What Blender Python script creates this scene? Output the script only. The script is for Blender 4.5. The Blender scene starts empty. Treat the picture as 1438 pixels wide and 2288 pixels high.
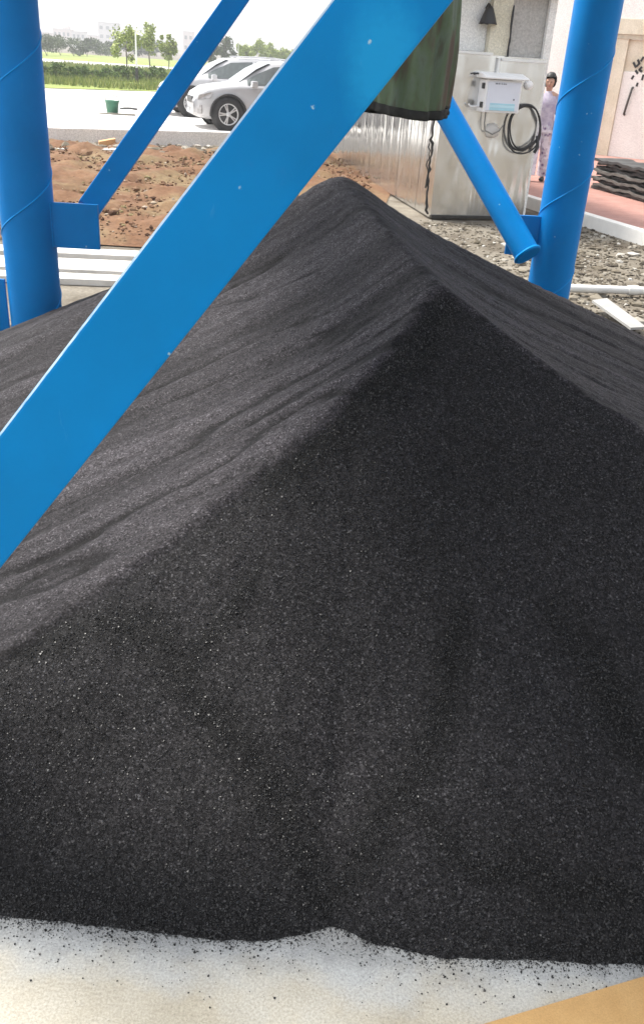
import bpy, bmesh, math, random
import numpy as np
from mathutils import Vector, Matrix

random.seed(7)
rng = np.random.default_rng(7)
S = bpy.context.scene
COL = S.collection

# ------------------------------------------------------------------ camera
EYE = Vector((0, 0, 1.65))
FPX, UX, VX = 1966.0, 719.0, 1144.0
_d = Vector((-249, 3811, 1966)).normalized()          # world 'down' seen by the camera (x right, y down, z forward)
_f = Vector((0, 0, 1))
_y = (_f - _d * _f.dot(_d)).normalized()
_x = _y.cross(-_d)
if _x.x < 0: _x = -_x
RW = Matrix((_x, _y, -_d))                             # camera axes -> world
cam_data = bpy.data.cameras.new('camera')
cam_data.sensor_fit = 'VERTICAL'
cam_data.sensor_height = 36
cam_data.sensor_width = 36
cam_data.lens = 36 * FPX / 2288
cam_data.clip_start = 0.02
cam_data.clip_end = 3000
cam = bpy.data.objects.new('camera', cam_data)
COL.objects.link(cam)
m = Matrix.Identity(4)
for i in range(3):
    m[i][0] = RW[i][0]; m[i][1] = -RW[i][1]; m[i][2] = -RW[i][2]; m[i][3] = EYE[i]
cam.matrix_world = m
S.camera = cam

# ------------------------------------------------------------------ light
SUN_EL, SUN_AZ = math.radians(58), math.radians(-62)   # azimuth measured from +Y towards +X: high on the left, a little behind the heap
w = bpy.data.worlds.new('World'); S.world = w; w.use_nodes = True
nt = w.node_tree; nt.nodes.clear()
sky = nt.nodes.new('ShaderNodeTexSky'); sky.sky_type = 'NISHITA'; sky.sun_disc = False
sky.sun_elevation = SUN_EL; sky.sun_rotation = SUN_AZ
sky.air_density = 1.0; sky.dust_density = 2.0; sky.ozone_density = 1.0
hs = nt.nodes.new('ShaderNodeHueSaturation'); hs.inputs['Saturation'].default_value = 0.18
bg = nt.nodes.new('ShaderNodeBackground'); bg.inputs['Strength'].default_value = 0.125
out = nt.nodes.new('ShaderNodeOutputWorld')
nt.links.new(sky.outputs[0], hs.inputs['Color']); nt.links.new(hs.outputs[0], bg.inputs['Color']); nt.links.new(bg.outputs[0], out.inputs[0])
sun_d = bpy.data.lights.new('sun', 'SUN'); sun_d.energy = 2.2; sun_d.angle = math.radians(12); sun_d.color = (1, .95, .87)
sun = bpy.data.objects.new('sun', sun_d); COL.objects.link(sun)
sv = Vector((math.sin(SUN_AZ) * math.cos(SUN_EL), math.cos(SUN_AZ) * math.cos(SUN_EL), math.sin(SUN_EL)))
sun.rotation_euler = sv.to_track_quat('Z', 'Y').to_euler()
S.view_settings.view_transform = 'Standard'; S.view_settings.look = 'None'
S.view_settings.gamma = 1.0; S.view_settings.use_curve_mapping = False
S.view_settings.exposure = 1.6

# ------------------------------------------------------------------ helpers
def ray(u, v):
    return RW @ Vector(((u - UX) / FPX, (v - VX) / FPX, 1))
def at(u, v, depth): return EYE + ray(u, v) * depth
def gp(u, v, z=0.0):
    r = ray(u, v); return EYE + r * ((z - EYE.z) / r.z)
def on_plane(u, v, p, n, off=0.0):
    r = ray(u, v); n = Vector(n)
    return EYE + r * ((Vector(p) + n * off - EYE).dot(n) / r.dot(n))

class MB:
    """collects shapes into one mesh"""
    def __init__(self): self.v = []; self.f = []; self.s = []
    def add(self, vs, fs, smooth=False):
        b = len(self.v); self.v += [tuple(p) for p in vs]
        self.f += [tuple(i + b for i in q) for q in fs]; self.s += [smooth] * len(fs)
    def obox(self, c, ax, ay, az, bev=0.0):
        """box by centre and three half-axis vectors; bev = chamfer width"""
        c, ax, ay, az = map(Vector, (c, ax, ay, az))
        bm = bmesh.new(); bmesh.ops.create_cube(bm, size=2)
        L = (ax.length, ay.length, az.length)
        for q in bm.verts: q.co = Vector((q.co.x * L[0], q.co.y * L[1], q.co.z * L[2]))
        if bev: bmesh.ops.bevel(bm, geom=list(bm.edges), offset=bev, segments=2, profile=.6, affect='EDGES')
        M = Matrix((ax.normalized(), ay.normalized(), az.normalized())).transposed()
        flip = M.determinant() < 0
        bm.verts.index_update()
        vs = [c + M @ q.co for q in bm.verts]
        fs = [tuple(x.index for x in (reversed(q.verts) if flip else q.verts)) for q in bm.faces]
        bm.free(); self.add(vs, fs)
    def box(self, c, size, bev=0.0):
        self.obox(c, (size[0] / 2, 0, 0), (0, size[1] / 2, 0), (0, 0, size[2] / 2), bev)
    def tube(self, pts, r, n=12, caps=True, smooth=True):
        pts = [Vector(p) for p in pts]; R = r if hasattr(r, '__len__') else [r] * len(pts)
        vs, fs = [], []; ref = None
        for i, p in enumerate(pts):
            t = (pts[min(i + 1, len(pts) - 1)] - pts[max(i - 1, 0)]).normalized()
            if ref is None: ref = Vector((0, 0, 1)) if abs(t.z) < .9 else Vector((1, 0, 0))
            a = (ref - t * ref.dot(t)).normalized(); ref = a; b = t.cross(a)
            for k in range(n):
                q = 2 * math.pi * k / n
                vs.append(p + (a * math.cos(q) + b * math.sin(q)) * R[i])
        for i in range(len(pts) - 1):
            for k in range(n):
                fs.append((i * n + k, i * n + (k + 1) % n, (i + 1) * n + (k + 1) % n, (i + 1) * n + k))
        self.add(vs, fs, smooth)
        if caps:
            self.add([vs[k] for k in range(n)][::-1], [tuple(range(n))]); self.add(vs[-n:], [tuple(range(n))])
    def lathe(self, c, prof, n=24, axis=(0, 0, 1), smooth=True):
        az = Vector(axis).normalized(); ref = Vector((1, 0, 0)) if abs(az.x) < .9 else Vector((0, 1, 0))
        ax = (ref - az * ref.dot(az)).normalized(); ay = az.cross(ax); c = Vector(c)
        vs, fs = [], []
        for r, h in prof:
            for k in range(n):
                q = 2 * math.pi * k / n; vs.append(c + az * h + (ax * math.cos(q) + ay * math.sin(q)) * r)
        for i in range(len(prof) - 1):
            for k in range(n): fs.append((i * n + k, i * n + (k + 1) % n, (i + 1) * n + (k + 1) % n, (i + 1) * n + k))
        self.add(vs, fs, smooth)
    def quad(self, a, b, c, d): self.add([a, b, c, d], [(0, 1, 2, 3)])
    def slab(self, a, b, c, d, n, t):
        """quad a b c d thickened by t against n"""
        n = Vector(n).normalized() * t; P = [Vector(p) for p in (a, b, c, d)]
        if (P[1] - P[0]).cross(P[3] - P[0]).dot(n) < 0: P = P[::-1]
        Q = [p - n for p in P]
        self.add(P + Q, [(0, 1, 2, 3), (7, 6, 5, 4), (1, 0, 4, 5), (2, 1, 5, 6), (3, 2, 6, 7), (0, 3, 7, 4)])
    def build(self, name, mat, parent=None):
        me = bpy.data.meshes.new(name); me.from_pydata(self.v, [], self.f)
        me.polygons.foreach_set('use_smooth', self.s); me.update()
        o = bpy.data.objects.new(name, me); COL.objects.link(o)
        if mat: me.materials.append(mat)
        if parent is not None:
            o.parent = parent; o.matrix_parent_inverse = parent.matrix_world.inverted()
        return o

def np_mesh(name, V, F, mat, parent=None, smooth=False):
    me = bpy.data.meshes.new(name); k = F.shape[1]
    me.vertices.add(len(V)); me.vertices.foreach_set('co', V.astype(np.float32).ravel())
    me.loops.add(F.size); me.loops.foreach_set('vertex_index', F.astype(np.int32).ravel())
    me.polygons.add(len(F)); me.polygons.foreach_set('loop_start', np.arange(0, F.size, k, dtype=np.int32))
    me.polygons.foreach_set('loop_total', np.full(len(F), k, dtype=np.int32))
    me.polygons.foreach_set('use_smooth', np.full(len(F), smooth))
    me.update(calc_edges=True); me.validate()
    o = bpy.data.objects.new(name, me); COL.objects.link(o); me.materials.append(mat)
    if parent is not None:
        o.parent = parent; o.matrix_parent_inverse = parent.matrix_world.inverted()
    return o

def thing(name, label, cat, loc=(0, 0, 0), group=None):
    o = bpy.data.objects.new(name, None); COL.objects.link(o); o.location = loc
    o.matrix_world = Matrix.Translation(Vector(loc)); o.empty_display_size = .1
    return tag(o, label, cat, group)
def tag(o, label, cat, group=None):
    o['label'] = label; o['category'] = cat
    if group: o['group'] = group
    return o
def kind(o, k): o['kind'] = k; return o
def dup(root, loc, rotz=0.0, label=None, scale=None):
    r = root.copy(); COL.objects.link(r); r.location = loc; r.rotation_euler = (0, 0, rotz)
    if label: r['label'] = label
    if scale: r.scale = (scale,) * 3
    for ch in list(root.children):
        c = ch.copy(); COL.objects.link(c); c.parent = r
        for g in list(ch.children):
            q = g.copy(); COL.objects.link(q); q.parent = c
    return r

# value noise on arrays
def _hash(ix, iy, seed):
    h = (ix.astype(np.int64) * 374761393 + iy.astype(np.int64) * 668265263 + seed * 974634777) & 0x7fffffff
    h = ((h ^ (h >> 13)) * 1274126177) & 0x7fffffff
    return ((h ^ (h >> 16)) & 0xffff) / 65535.0
def vnoise(x, y, seed=0):
    ix = np.floor(x); iy = np.floor(y); fx = x - ix; fy = y - iy
    fx = fx * fx * (3 - 2 * fx); fy = fy * fy * (3 - 2 * fy)
    a = _hash(ix, iy, seed); b = _hash(ix + 1, iy, seed); c = _hash(ix, iy + 1, seed); d = _hash(ix + 1, iy + 1, seed)
    return (a * (1 - fx) + b * fx) * (1 - fy) + (c * (1 - fx) + d * fx) * fy - .5
def fbm(x, y, seed=0, octv=4):
    s = 0; a = 1.0
    for i in range(octv): s = s + a * vnoise(x, y, seed + i); x = x * 2.03 + 3.1; y = y * 2.03 + 1.7; a *= .5
    return s

# ------------------------------------------------------------------ materials
class NT:
    def __init__(self, name):
        self.m = bpy.data.materials.new(name); self.m.use_nodes = True
        self.t = self.m.node_tree; self.b = self.t.nodes['Principled BSDF']; self._co = None
    def n(self, typ, **kw):
        q = self.t.nodes.new(typ)
        for k, v in kw.items():
            if k in q.inputs: q.inputs[k].default_value = v
            else: setattr(q, k, v)
        return q
    def l(self, a, b): self.t.links.new(a, b)
    def co(self, scale=(1, 1, 1), obj=True):
        tc = self.n('ShaderNodeTexCoord'); mp = self.n('ShaderNodeMapping'); mp.inputs['Scale'].default_value = scale
        self.l(tc.outputs['Object'], mp.inputs['Vector']); return mp.outputs[0]
    def noise(self, scale, detail=4, rough=.55, vec=None, dist=0):
        q = self.n('ShaderNodeTexNoise'); q.inputs['Scale'].default_value = scale; q.inputs['Detail'].default_value = detail
        q.inputs['Roughness'].default_value = rough; q.inputs['Distortion'].default_value = dist
        self.l(vec if vec is not None else self.co(), q.inputs['Vector']); return q.outputs['Fac']
    def voro(self, scale, vec=None, feature='F1'):
        q = self.n('ShaderNodeTexVoronoi'); q.feature = feature; q.inputs['Scale'].default_value = scale
        self.l(vec if vec is not None else self.co(), q.inputs['Vector']); return q
    def ramp(self, fac, stops, interp='LINEAR'):
        q = self.n('ShaderNodeValToRGB'); q.color_ramp.interpolation = interp; e = q.color_ramp.elements
        while len(e) < len(stops): e.new(.5)
        for i, (p, c) in enumerate(stops):
            e[i].position = p; e[i].color = (c, c, c, 1) if not hasattr(c, '__len__') else (*c, 1)
        self.l(fac, q.inputs[0]); return q.outputs[0]
    def mix(self, fac, a, b, mode='MIX'):
        q = self.n('ShaderNodeMix'); q.data_type = 'RGBA'; q.blend_type = mode
        for s, v in ((0, fac), (6, a), (7, b)):
            if hasattr(v, 'is_linked') or hasattr(v, 'links'): self.l(v, q.inputs[s])
            elif s == 0: q.inputs[0].default_value = v
            else: q.inputs[s].default_value = (*v, 1)
        return q.outputs[2]
    def math(self, op, a, b=None):
        q = self.n('ShaderNodeMath'); q.operation = op
        for i, v in enumerate((a, b)):
            if v is None: continue
            if hasattr(v, 'links'): self.l(v, q.inputs[i])
            else: q.inputs[i].default_value = v
        return q.outputs[0]
    def bump(self, h, strength=.3, dist=.01, prev=None):
        q = self.n('ShaderNodeBump'); q.inputs['Strength'].default_value = strength; q.inputs['Distance'].default_value = dist
        self.l(h, q.inputs['Height'])
        if prev is not None: self.l(prev, q.inputs['Normal'])
        self.l(q.outputs[0], self.b.inputs['Normal']); return q.outputs[0]
    def col(self, c):
        if hasattr(c, 'links'): self.l(c, self.b.inputs['Base Color'])
        else: self.b.inputs['Base Color'].default_value = (*c, 1)
        return self
    def set(self, **kw):
        for k, v in kw.items():
            s = self.b.inputs[k.replace('_', ' ')]
            if hasattr(v, 'links'): self.l(v, s)
            else: s.default_value = v
        return self

def plain(name, c, rough=.6, metal=0.0, var=.12, scale=8, bump=0.0):
    q = NT(name); f = q.noise(scale, 5)
    lo = tuple(x * (1 - var) for x in c); hi = tuple(min(1, x * (1 + var)) for x in c)
    q.col(q.ramp(f, [(.3, lo), (.7, hi)])).set(Roughness=rough, Metallic=metal)
    if bump: q.bump(q.noise(scale * 6, 4), bump, .01)
    return q.m

def paint_blue(name, base, chips=.06, spray=False):
    q = NT(name); co = q.co()
    f = q.noise(2.2, 5, .6)
    c = q.ramp(f, [(.3, tuple(x * .86 for x in base)), (.7, tuple(x * 1.12 for x in base))])
    if spray:     # patch of lighter touch-up spray on the beam
        g = q.n('ShaderNodeTexGradient'); g.gradient_type = 'SPHERICAL'
        mp = q.n('ShaderNodeMapping'); tc = q.n('ShaderNodeTexCoord'); q.l(tc.outputs['Object'], mp.inputs['Vector'])
        mp.vector_type = 'TEXTURE'; mp.inputs['Location'].default_value = spray[0]; mp.inputs['Scale'].default_value = spray[1]
        q.l(mp.outputs[0], g.inputs[0])
        sp = q.math('MULTIPLY', g.outputs['Fac'], q.math('ADD', q.noise(60, 3), .5))
        c = q.mix(q.ramp(sp, [(.15, 0.0), (.6, .7)]), c, (.01, .27, .56))
    v = q.voro(34); cr_ = q.n('ShaderNodeSeparateColor'); q.l(v.outputs['Color'], cr_.inputs[0])
    d = q.math('ADD', v.outputs['Distance'], q.math('MULTIPLY', q.noise(160, 3, .6), .45))
    ch_ = q.math('MULTIPLY', q.ramp(d, [(.31, 1.0), (.38, 0.0)]), q.math('GREATER_THAN', cr_.outputs[0], 1 - chips * .35))
    c = q.mix(ch_, c, (.30, .46, .55))
    dust = q.noise(5, 6, .7)
    c = q.mix(q.ramp(dust, [(.62, 0.0), (.85, .16)]), c, (.16, .24, .30))
    if spray:     # pale tint painting the sky-lit highlight onto the upward face
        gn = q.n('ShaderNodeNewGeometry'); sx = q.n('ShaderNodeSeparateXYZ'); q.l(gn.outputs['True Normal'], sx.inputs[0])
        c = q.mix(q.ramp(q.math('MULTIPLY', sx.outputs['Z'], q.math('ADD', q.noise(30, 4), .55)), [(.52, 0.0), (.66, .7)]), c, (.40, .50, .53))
    sc2 = q.noise(9, 6, .75, q.co((3, 3, .6)), .5)
    c = q.mix(q.ramp(sc2, [(.64, 0.0), (.70, .35)]), c, (.06, .26, .50))
    q.col(c).set(Roughness=.42); q.b.inputs['Specular IOR Level'].default_value = .09
    q.bump(q.noise(28, 4), .12, .004)
    return q.m

M_BLUE = paint_blue('blue_paint', (.0003, .172, .48))
M_WELD = paint_blue('weld_bead', (.004, .24, .60), chips=.0)

def heap_mat():
    q = NT('black_sand')
    at_ = q.n('ShaderNodeAttribute'); at_.attribute_name = 'fresh'; fresh = at_.outputs['Fac']
    st = q.n('ShaderNodeAttribute'); st.attribute_name = 'streak'; streak = st.outputs['Fac']
    v = q.voro(250); cell = q.n('ShaderNodeSeparateColor'); q.l(v.outputs['Color'], cell.inputs[0])
    v2 = q.voro(250); cell2 = q.n('ShaderNodeSeparateColor'); q.l(v2.outputs['Color'], cell2.inputs[0])
    big = q.noise(2.2, 4, .6); mid = q.noise(34, 4, .75)
    dark = q.ramp(cell.outputs[0], [(0, (.004, .004, .0042)), (.6, (.0125, .0122, .0125)), (.95, (.026, .0255, .026)), (1, (.06, .06, .06))])
    ca = q.n('ShaderNodeAttribute'); ca.attribute_name = 'coarse'; co_ = ca.outputs['Fac']
    dark = q.mix(1.0, dark, q.ramp(co_, [(0, (1.45, 1.41, 1.47)), (.45, (1.10, 1.08, 1.11)), (1, (.62, .62, .62))]), 'MULTIPLY')
    grey = q.ramp(cell2.outputs[0], [(0, (.008, .0078, .0081)), (.5, (.031, .0298, .0312)), (.9, (.052, .050, .0525)), (1, (.105, .102, .105))])
    grey = q.mix(1.0, grey, q.ramp(streak, [(0, (.34, .33, .33)), (.5, (.92, .89, .91)), (1, (1.5, 1.44, 1.48))]), 'MULTIPLY')
    grey = q.mix(1.0, grey, q.ramp(mid, [(.3, (.68, .67, .68)), (.7, (1.32, 1.30, 1.33))]), 'MULTIPLY')
    q.col(q.mix(fresh, grey, dark)); q.set(Roughness=.7)
    q.b.inputs['Specular IOR Level'].default_value = .10
    h = q.mix(fresh, cell2.outputs[1], cell.outputs[1])
    b = q.bump(h, 1.0, .005)
    return q.m
M_HEAP = heap_mat()
def grain_mat():
    q = NT('black_grain'); g = q.n('ShaderNodeNewGeometry')
    q.col(q.ramp(g.outputs['Random Per Island'], [(0, (.0025, .0025, .0027)), (.5, (.0085, .0083, .0086)), (.9, (.020, .0195, .020)), (.985, (.036, .036, .036)), (1, (.07, .07, .07))]))
    q.set(Roughness=.4); q.b.inputs['Specular IOR Level'].default_value = .45
    return q.m
M_GRAIN = grain_mat()

def ground_mat(name, lo, hi, sc=6, sand=140, bump=.4, stops=(.3, .7), third=None):
    q = NT(name); f = q.noise(sc, 8, .65); c = q.ramp(f, [(stops[0], lo), (stops[1], hi)])
    if third: c = q.mix(q.ramp(q.noise(sc * .35, 6, .6), [(.48, 0.0), (.62, 1.0)]), c, third)
    g = q.noise(sand, 3, .7); c = q.mix(1.0, c, q.ramp(g, [(.25, .72), (.75, 1.25)]), 'MULTIPLY')
    q.col(c).set(Roughness=.9); q.b.inputs['Specular IOR Level'].default_value = .15
    q.bump(g, bump, .01); return q.m
M_GROUND = ground_mat('sandy_ground', (.11, .093, .07), (.25, .225, .185), 2.6, 40, .6, third=(.085, .068, .05))
M_SOIL = ground_mat('red_soil', (.12, .058, .031), (.20, .115, .065), 2.2, 18, .9, third=(.19, .135, .075))
M_LOT = ground_mat('bright_concrete', (.66, .63, .60), (.78, .76, .73), .3, 20, .2)

def apron_mat():
    q = NT('dusty_concrete')
    c = q.ramp(q.noise(3.0, 7, .6), [(.3, (.33, .295, .225)), (.5, (.43, .395, .32)), (.72, (.50, .475, .41))])
    c = q.mix(q.ramp(q.noise(1.6, 5, .6), [(.5, 0.0), (.66, .7)]), c, (.46, .46, .43))
    tcy = q.n('ShaderNodeTexCoord'); sy = q.n('ShaderNodeSeparateXYZ'); q.l(tcy.outputs['Object'], sy.inputs[0])
    band = q.math('ADD', sy.outputs['Y'], q.math('MULTIPLY', q.noise(5, 5, .6), .34))
    c = q.mix(q.ramp(q.math('SUBTRACT', band, .9), [(.36, 0.0), (.47, .85)]), c, (.425, .438, .435))
    fine = q.noise(190, 4, .75)
    smut = q.math('ADD', sy.outputs['Y'], q.math('MULTIPLY', q.noise(16, 6, .7), .16))
    c = q.mix(q.ramp(q.math('SUBTRACT', smut, .9), [(.33, 0.0), (.43, .6)]), c, (.10, .10, .103))
    c = q.mix(1.0, c, q.ramp(fine, [(.25, .60), (.75, 1.3)]), 'MULTIPLY')
    v = q.voro(210); d = q.math('ADD', v.outputs['Distance'], q.math('MULTIPLY', q.noise(14, 4), .35))
    c = q.mix(q.ramp(d, [(.20, .8), (.26, 0.0)]), c, (.07, .065, .06))
    q.col(c).set(Roughness=.85); q.b.inputs['Specular IOR Level'].default_value = .2; q.bump(fine, .25, .003); return q.m
M_APRON = apron_mat()

# ------------------------------------------------------------------ setting: ground sheets
def sheet(name, pts, z, mat, k='structure', res=None, amp=0):
    mb = MB()
    if res is None:
        mb.add([(x, y, z) for x, y in pts], [tuple(range(len(pts)))])
        o = mb.build(name, mat)
    else:       # bilinear patch with relief, 4 corners
        n0, n1 = res; A, B, C, D = [np.array(p, float) for p in pts]
        s, t = np.meshgrid(np.linspace(0, 1, n0), np.linspace(0, 1, n1), indexing='ij')
        P = ((1 - s) * (1 - t))[..., None] * A + (s * (1 - t))[..., None] * B + (s * t)[..., None] * C + ((1 - s) * t)[..., None] * D
        e = np.minimum(np.minimum(s, 1 - s), np.minimum(t, 1 - t)); e = np.clip(e * 12, 0, 1)
        h = z + amp * e * (fbm(P[..., 0] * 2.3, P[..., 1] * 2.3, 11, 5) + .55)
        V = np.stack([P[..., 0], P[..., 1], h], -1).reshape(-1, 3)
        i = np.arange(n0 * n1).reshape(n0, n1)
        F = np.stack([i[:-1, :-1], i[1:, :-1], i[1:, 1:], i[:-1, 1:]], -1).reshape(-1, 4)
        o = np_mesh(name, V, F, mat, smooth=True)
    return kind(o, k)

sheet('ground', [(-1500, -300), (1500, -300), (1500, 2500), (-1500, 2500)], -.02, M_GROUND)
sheet('concrete_pavement', [(-6, -3), (6, -3), (6, 5.2), (-6, 5.2)], 0.0, M_APRON)
sheet('bare_soil', [(-9.5, 8.2), (.2, 8.4), (1.2, 18.6), (-8.5, 16.4)], -.008, M_SOIL, res=(120, 120), amp=.16)
# parking lot, raised behind a kerb wall
sheet('parking_lot', [(-40, 5.2), (-5.2, 17.2), (-2.9, 18.35), (6, 23), (12, 26), (16, 60), (-45, 60), (-60, 20)], .25, M_LOT)

# ------------------------------------------------------------------ the heap
A0 = np.array([-.017, 4.26, 1.17]); N0 = np.array([.33, 2.78, 1.035])
SF, Y0 = .66, 1.235
def fpt(u, v):                     # a point of the slumped face, in plan
    r = ray(u, v); t = (EYE.z + SF * Y0) / (SF * r.y - r.z); return (r.x * t, r.y * t)
BANDS = [[fpt(*p) for p in l] for l in (
    [(-60, 1450), (0, 1440), (130, 1405), (250, 1378), (330, 1430), (420, 1540), (540, 1690), (640, 1850), (735, 2020)],
    [(1030, 1400), (1010, 1480), (985, 1600), (930, 1760), (850, 1880), (760, 1990)],
    [(985, 690), (930, 790), (860, 860), (760, 950), (640, 1050)],
    [(1250, 1380), (1320, 1480), (1400, 1600), (1500, 1700)], [(420, 1540), (480, 1400), (560, 1290)], [(940, 1830), (1080, 1950), (1250, 2000), (1450, 1990)])]
BW = [.052, .050, .07, .055, .04, .035]
def coarse(X, Y):
    X = X + .05 * fbm(X * 8, Y * 7, 81, 4); Yw = Y + .05 * fbm(X * 8 + 7, Y * 8, 83, 4); out = np.zeros_like(X)
    for l, wd in zip(BANDS, BW):
        d2 = np.full_like(X, 9.0)
        for (ax_, ay_), (bx_, by_) in zip(l[:-1], l[1:]):
            ex_, ey_ = bx_ - ax_, by_ - ay_; tt = np.clip(((X - ax_) * ex_ + (Yw - ay_) * ey_) / (ex_ * ex_ + ey_ * ey_), 0, 1)
            d2 = np.minimum(d2, (X - ax_ - tt * ex_) ** 2 + (Yw - ay_ - tt * ey_) ** 2)
        out = np.maximum(out, np.exp(-d2 / wd ** 2))
    toe = np.exp(-np.maximum(Y - 1.24, 0) / .10) * .7
    return np.clip(.8 * np.maximum(out, toe) + .12 + .5 * fbm(X * 3.2, Y * 3.2, 87, 4), 0, 1)
def front_h(X, Y):
    xs = np.array([-2.4, -.62, -.337, -.20, -.09, .0, .055, .073, .095, .17, .32, .42, .514, .62, .738, 1.2, 2.4])
    ys = np.array([1.30, 1.246, 1.232, 1.222, 1.222, 1.240, 1.268, 1.280, 1.268, 1.235, 1.212, 1.218, 1.225, 1.222, 1.230, 1.26, 1.4])
    y0 = np.interp(X + .014 * fbm(X * 9, Y * 9, 5, 3), xs, ys) + .007 * fbm(X * 70, Y * 70, 15, 2)
    k = np.exp(-np.maximum(Y - 1.2, 0) / .5)
    cx = .073 + .16 * np.clip((Y - 1.25) / .8, 0, 1.4)
    valley = .026 * np.exp(-((X - cx) / (.10 + .10 * np.clip(Y - 1.25, 0, 1))) ** 2) * np.clip((Y - 1.3) / .25, 0, 1) * np.clip((2.3 - Y) / .7, 0, 1)
    d = Y - (Y0 + (y0 - Y0) * k); h = SF * d - valley
    lx, ly = fpt(190, 1520); rx, ry = fpt(1180, 1760); mx, my = fpt(720, 1560)
    h = h + .020 * np.exp(-(((X - lx) / .17) ** 2 + ((Y - ly) / .13) ** 2)) + .020 * np.exp(-(((X - rx) / .22) ** 2 + ((Y - ry) / .16) ** 2)) + .012 * np.exp(-(((X - mx) / .16) ** 2 + ((Y - my) / .16) ** 2))
    h = h + .006 * np.maximum(fbm(X * 26, Y * 26, 23, 4), -.4) * np.clip(d * 6, 0, 1)
    return h + .016 * fbm(X * 2.6, Y * 2.2, 21, 4) * np.clip(d * 3, 0, 1)
RD = (N0 - A0)[:2]; RL = np.linalg.norm(RD); RD = RD / RL; PL = np.array([RD[1], -RD[0]])     # PL points left (downhill)
def tent_h(X, Y):
    dx = X - A0[0]; dy = Y - A0[1]
    s = dx * RD[0] + dy * RD[1]; t = dx * PL[0] + dy * PL[1]
    back = np.maximum(-s, 0)
    zr = A0[2] + (N0[2] - A0[2]) * np.clip(s / RL, 0, 1.0) - .02 * np.maximum(s / RL - 1, 0)
    zr = zr + .012 * fbm(s * 3, s * 0 + 2, 31, 3)
    eps = .0014 + .012 * np.exp(-((s - .05) / .30) ** 2)
    dist = np.sqrt(t * t + back * back + eps) - np.sqrt(eps)
    side = np.where(t > 0, 1.0, 0.0)
    ang = s * 1.0
    gl = .445 * dist + .135 * (1 - np.exp(-dist / .24))
    gr = .40 * dist + .105 * (1 - np.exp(-dist / .22))
    h = zr - np.where(t > 0, gl, gr)
    # avalanche tracks running down the flanks
    st = fbm(s * 7.5 + .35 * fbm(s * 2, t * 2, 3, 2), t * .9 + 40 * side, 44, 4) + .55 * fbm(s * 26, t * 1.7 + 9 * side, 47, 3)
    amp = np.clip(dist * 3, 0, 1)
    gul = np.abs(fbm(s * 4.6 + .5 * fbm(s * 1.5, t * 1.5, 8, 2), t * .7 + 20 * side, 61, 3))
    fine = fbm(s * 60, t * 5 + 7 * side, 52, 2)
    ter = np.tanh(fbm(s * 6.5 + .4 * fbm(s * 2, t * 2, 18, 2), t * .75 + 31 * side, 65, 3) * 13)
    h = h + .006 * st * amp + .004 * fine * amp - .007 * np.exp(-(gul / .03) ** 2) * amp + .0045 * ter * amp + .006 * fbm(s * 34, t * 26, 66, 4)
    return h, .75 * st + .35 * fine - 1.3 * np.exp(-(gul / .026) ** 2) + .26 * ter
def heap_h(X, Y):
    f = front_h(X, Y); t, st = tent_h(X, Y)
    wob = .05 * fbm(X * 4, Y * 4, 71, 4)
    fresh = np.clip(((t - f) + wob * .4) / .020 + .35, 0, 1)
    k = .03; hh = np.clip(.5 + .5 * (t - f) / k, 0, 1)
    h = t * (1 - hh) + f * hh - k * hh * (1 - hh)
    h = h - .016 * fresh * np.exp(-np.maximum(t - f, 0) / .06)       # the slumped face sits just under the old crust
    return h, fresh, st
def axis_pts(a, b, near, d0, d1, n):
    # spacing grows with distance from 'near'
    q = [near]
    while q[-1] < b: q.append(q[-1] + d0 + (d1 - d0) * min(1, (q[-1] - near) / (b - near)))
    p = [near]
    while p[-1] > a: p.append(p[-1] - d0 - (d1 - d0) * min(1, (near - p[-1]) / (near - a)))
    return np.array(p[::-1][:-1] + q)
gx = axis_pts(-3.6, 4.2, .2, .0085, .03, 0); gy = axis_pts(1.05, 7.6, 1.2, .0075, .028, 0)
X, Y = np.meshgrid(gx, gy, indexing='ij')
Hh, FR, ST = heap_h(X, Y)
i = np.arange(X.size).reshape(X.shape)
q4 = np.stack([i[:-1, :-1], i[1:, :-1], i[1:, 1:], i[:-1, 1:]], -1).reshape(-1, 4)
keep = (Hh.ravel()[q4] > -.012).any(1)
q4 = q4[keep]; used = np.unique(q4); rem = np.full(X.size, -1); rem[used] = np.arange(len(used))
V = np.stack([X, Y, np.maximum(Hh, -.012)], -1).reshape(-1, 3)[used]
heap = thing('sand_heap', 'big heap of black granular sand spread between the blue steel columns', 'heap', (.1, 3.4, 0))
body = np_mesh('heap_surface', V, rem[q4], M_HEAP, heap, smooth=True)
for nm, arr in (('fresh', FR), ('coarse', coarse(X, Y)), ('streak', np.clip(.5 + .62 * ST, 0, 1))):
    a = body.data.attributes.new(nm, 'FLOAT', 'POINT'); a.data.foreach_set('value', arr.ravel()[used].astype(np.float32))

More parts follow.
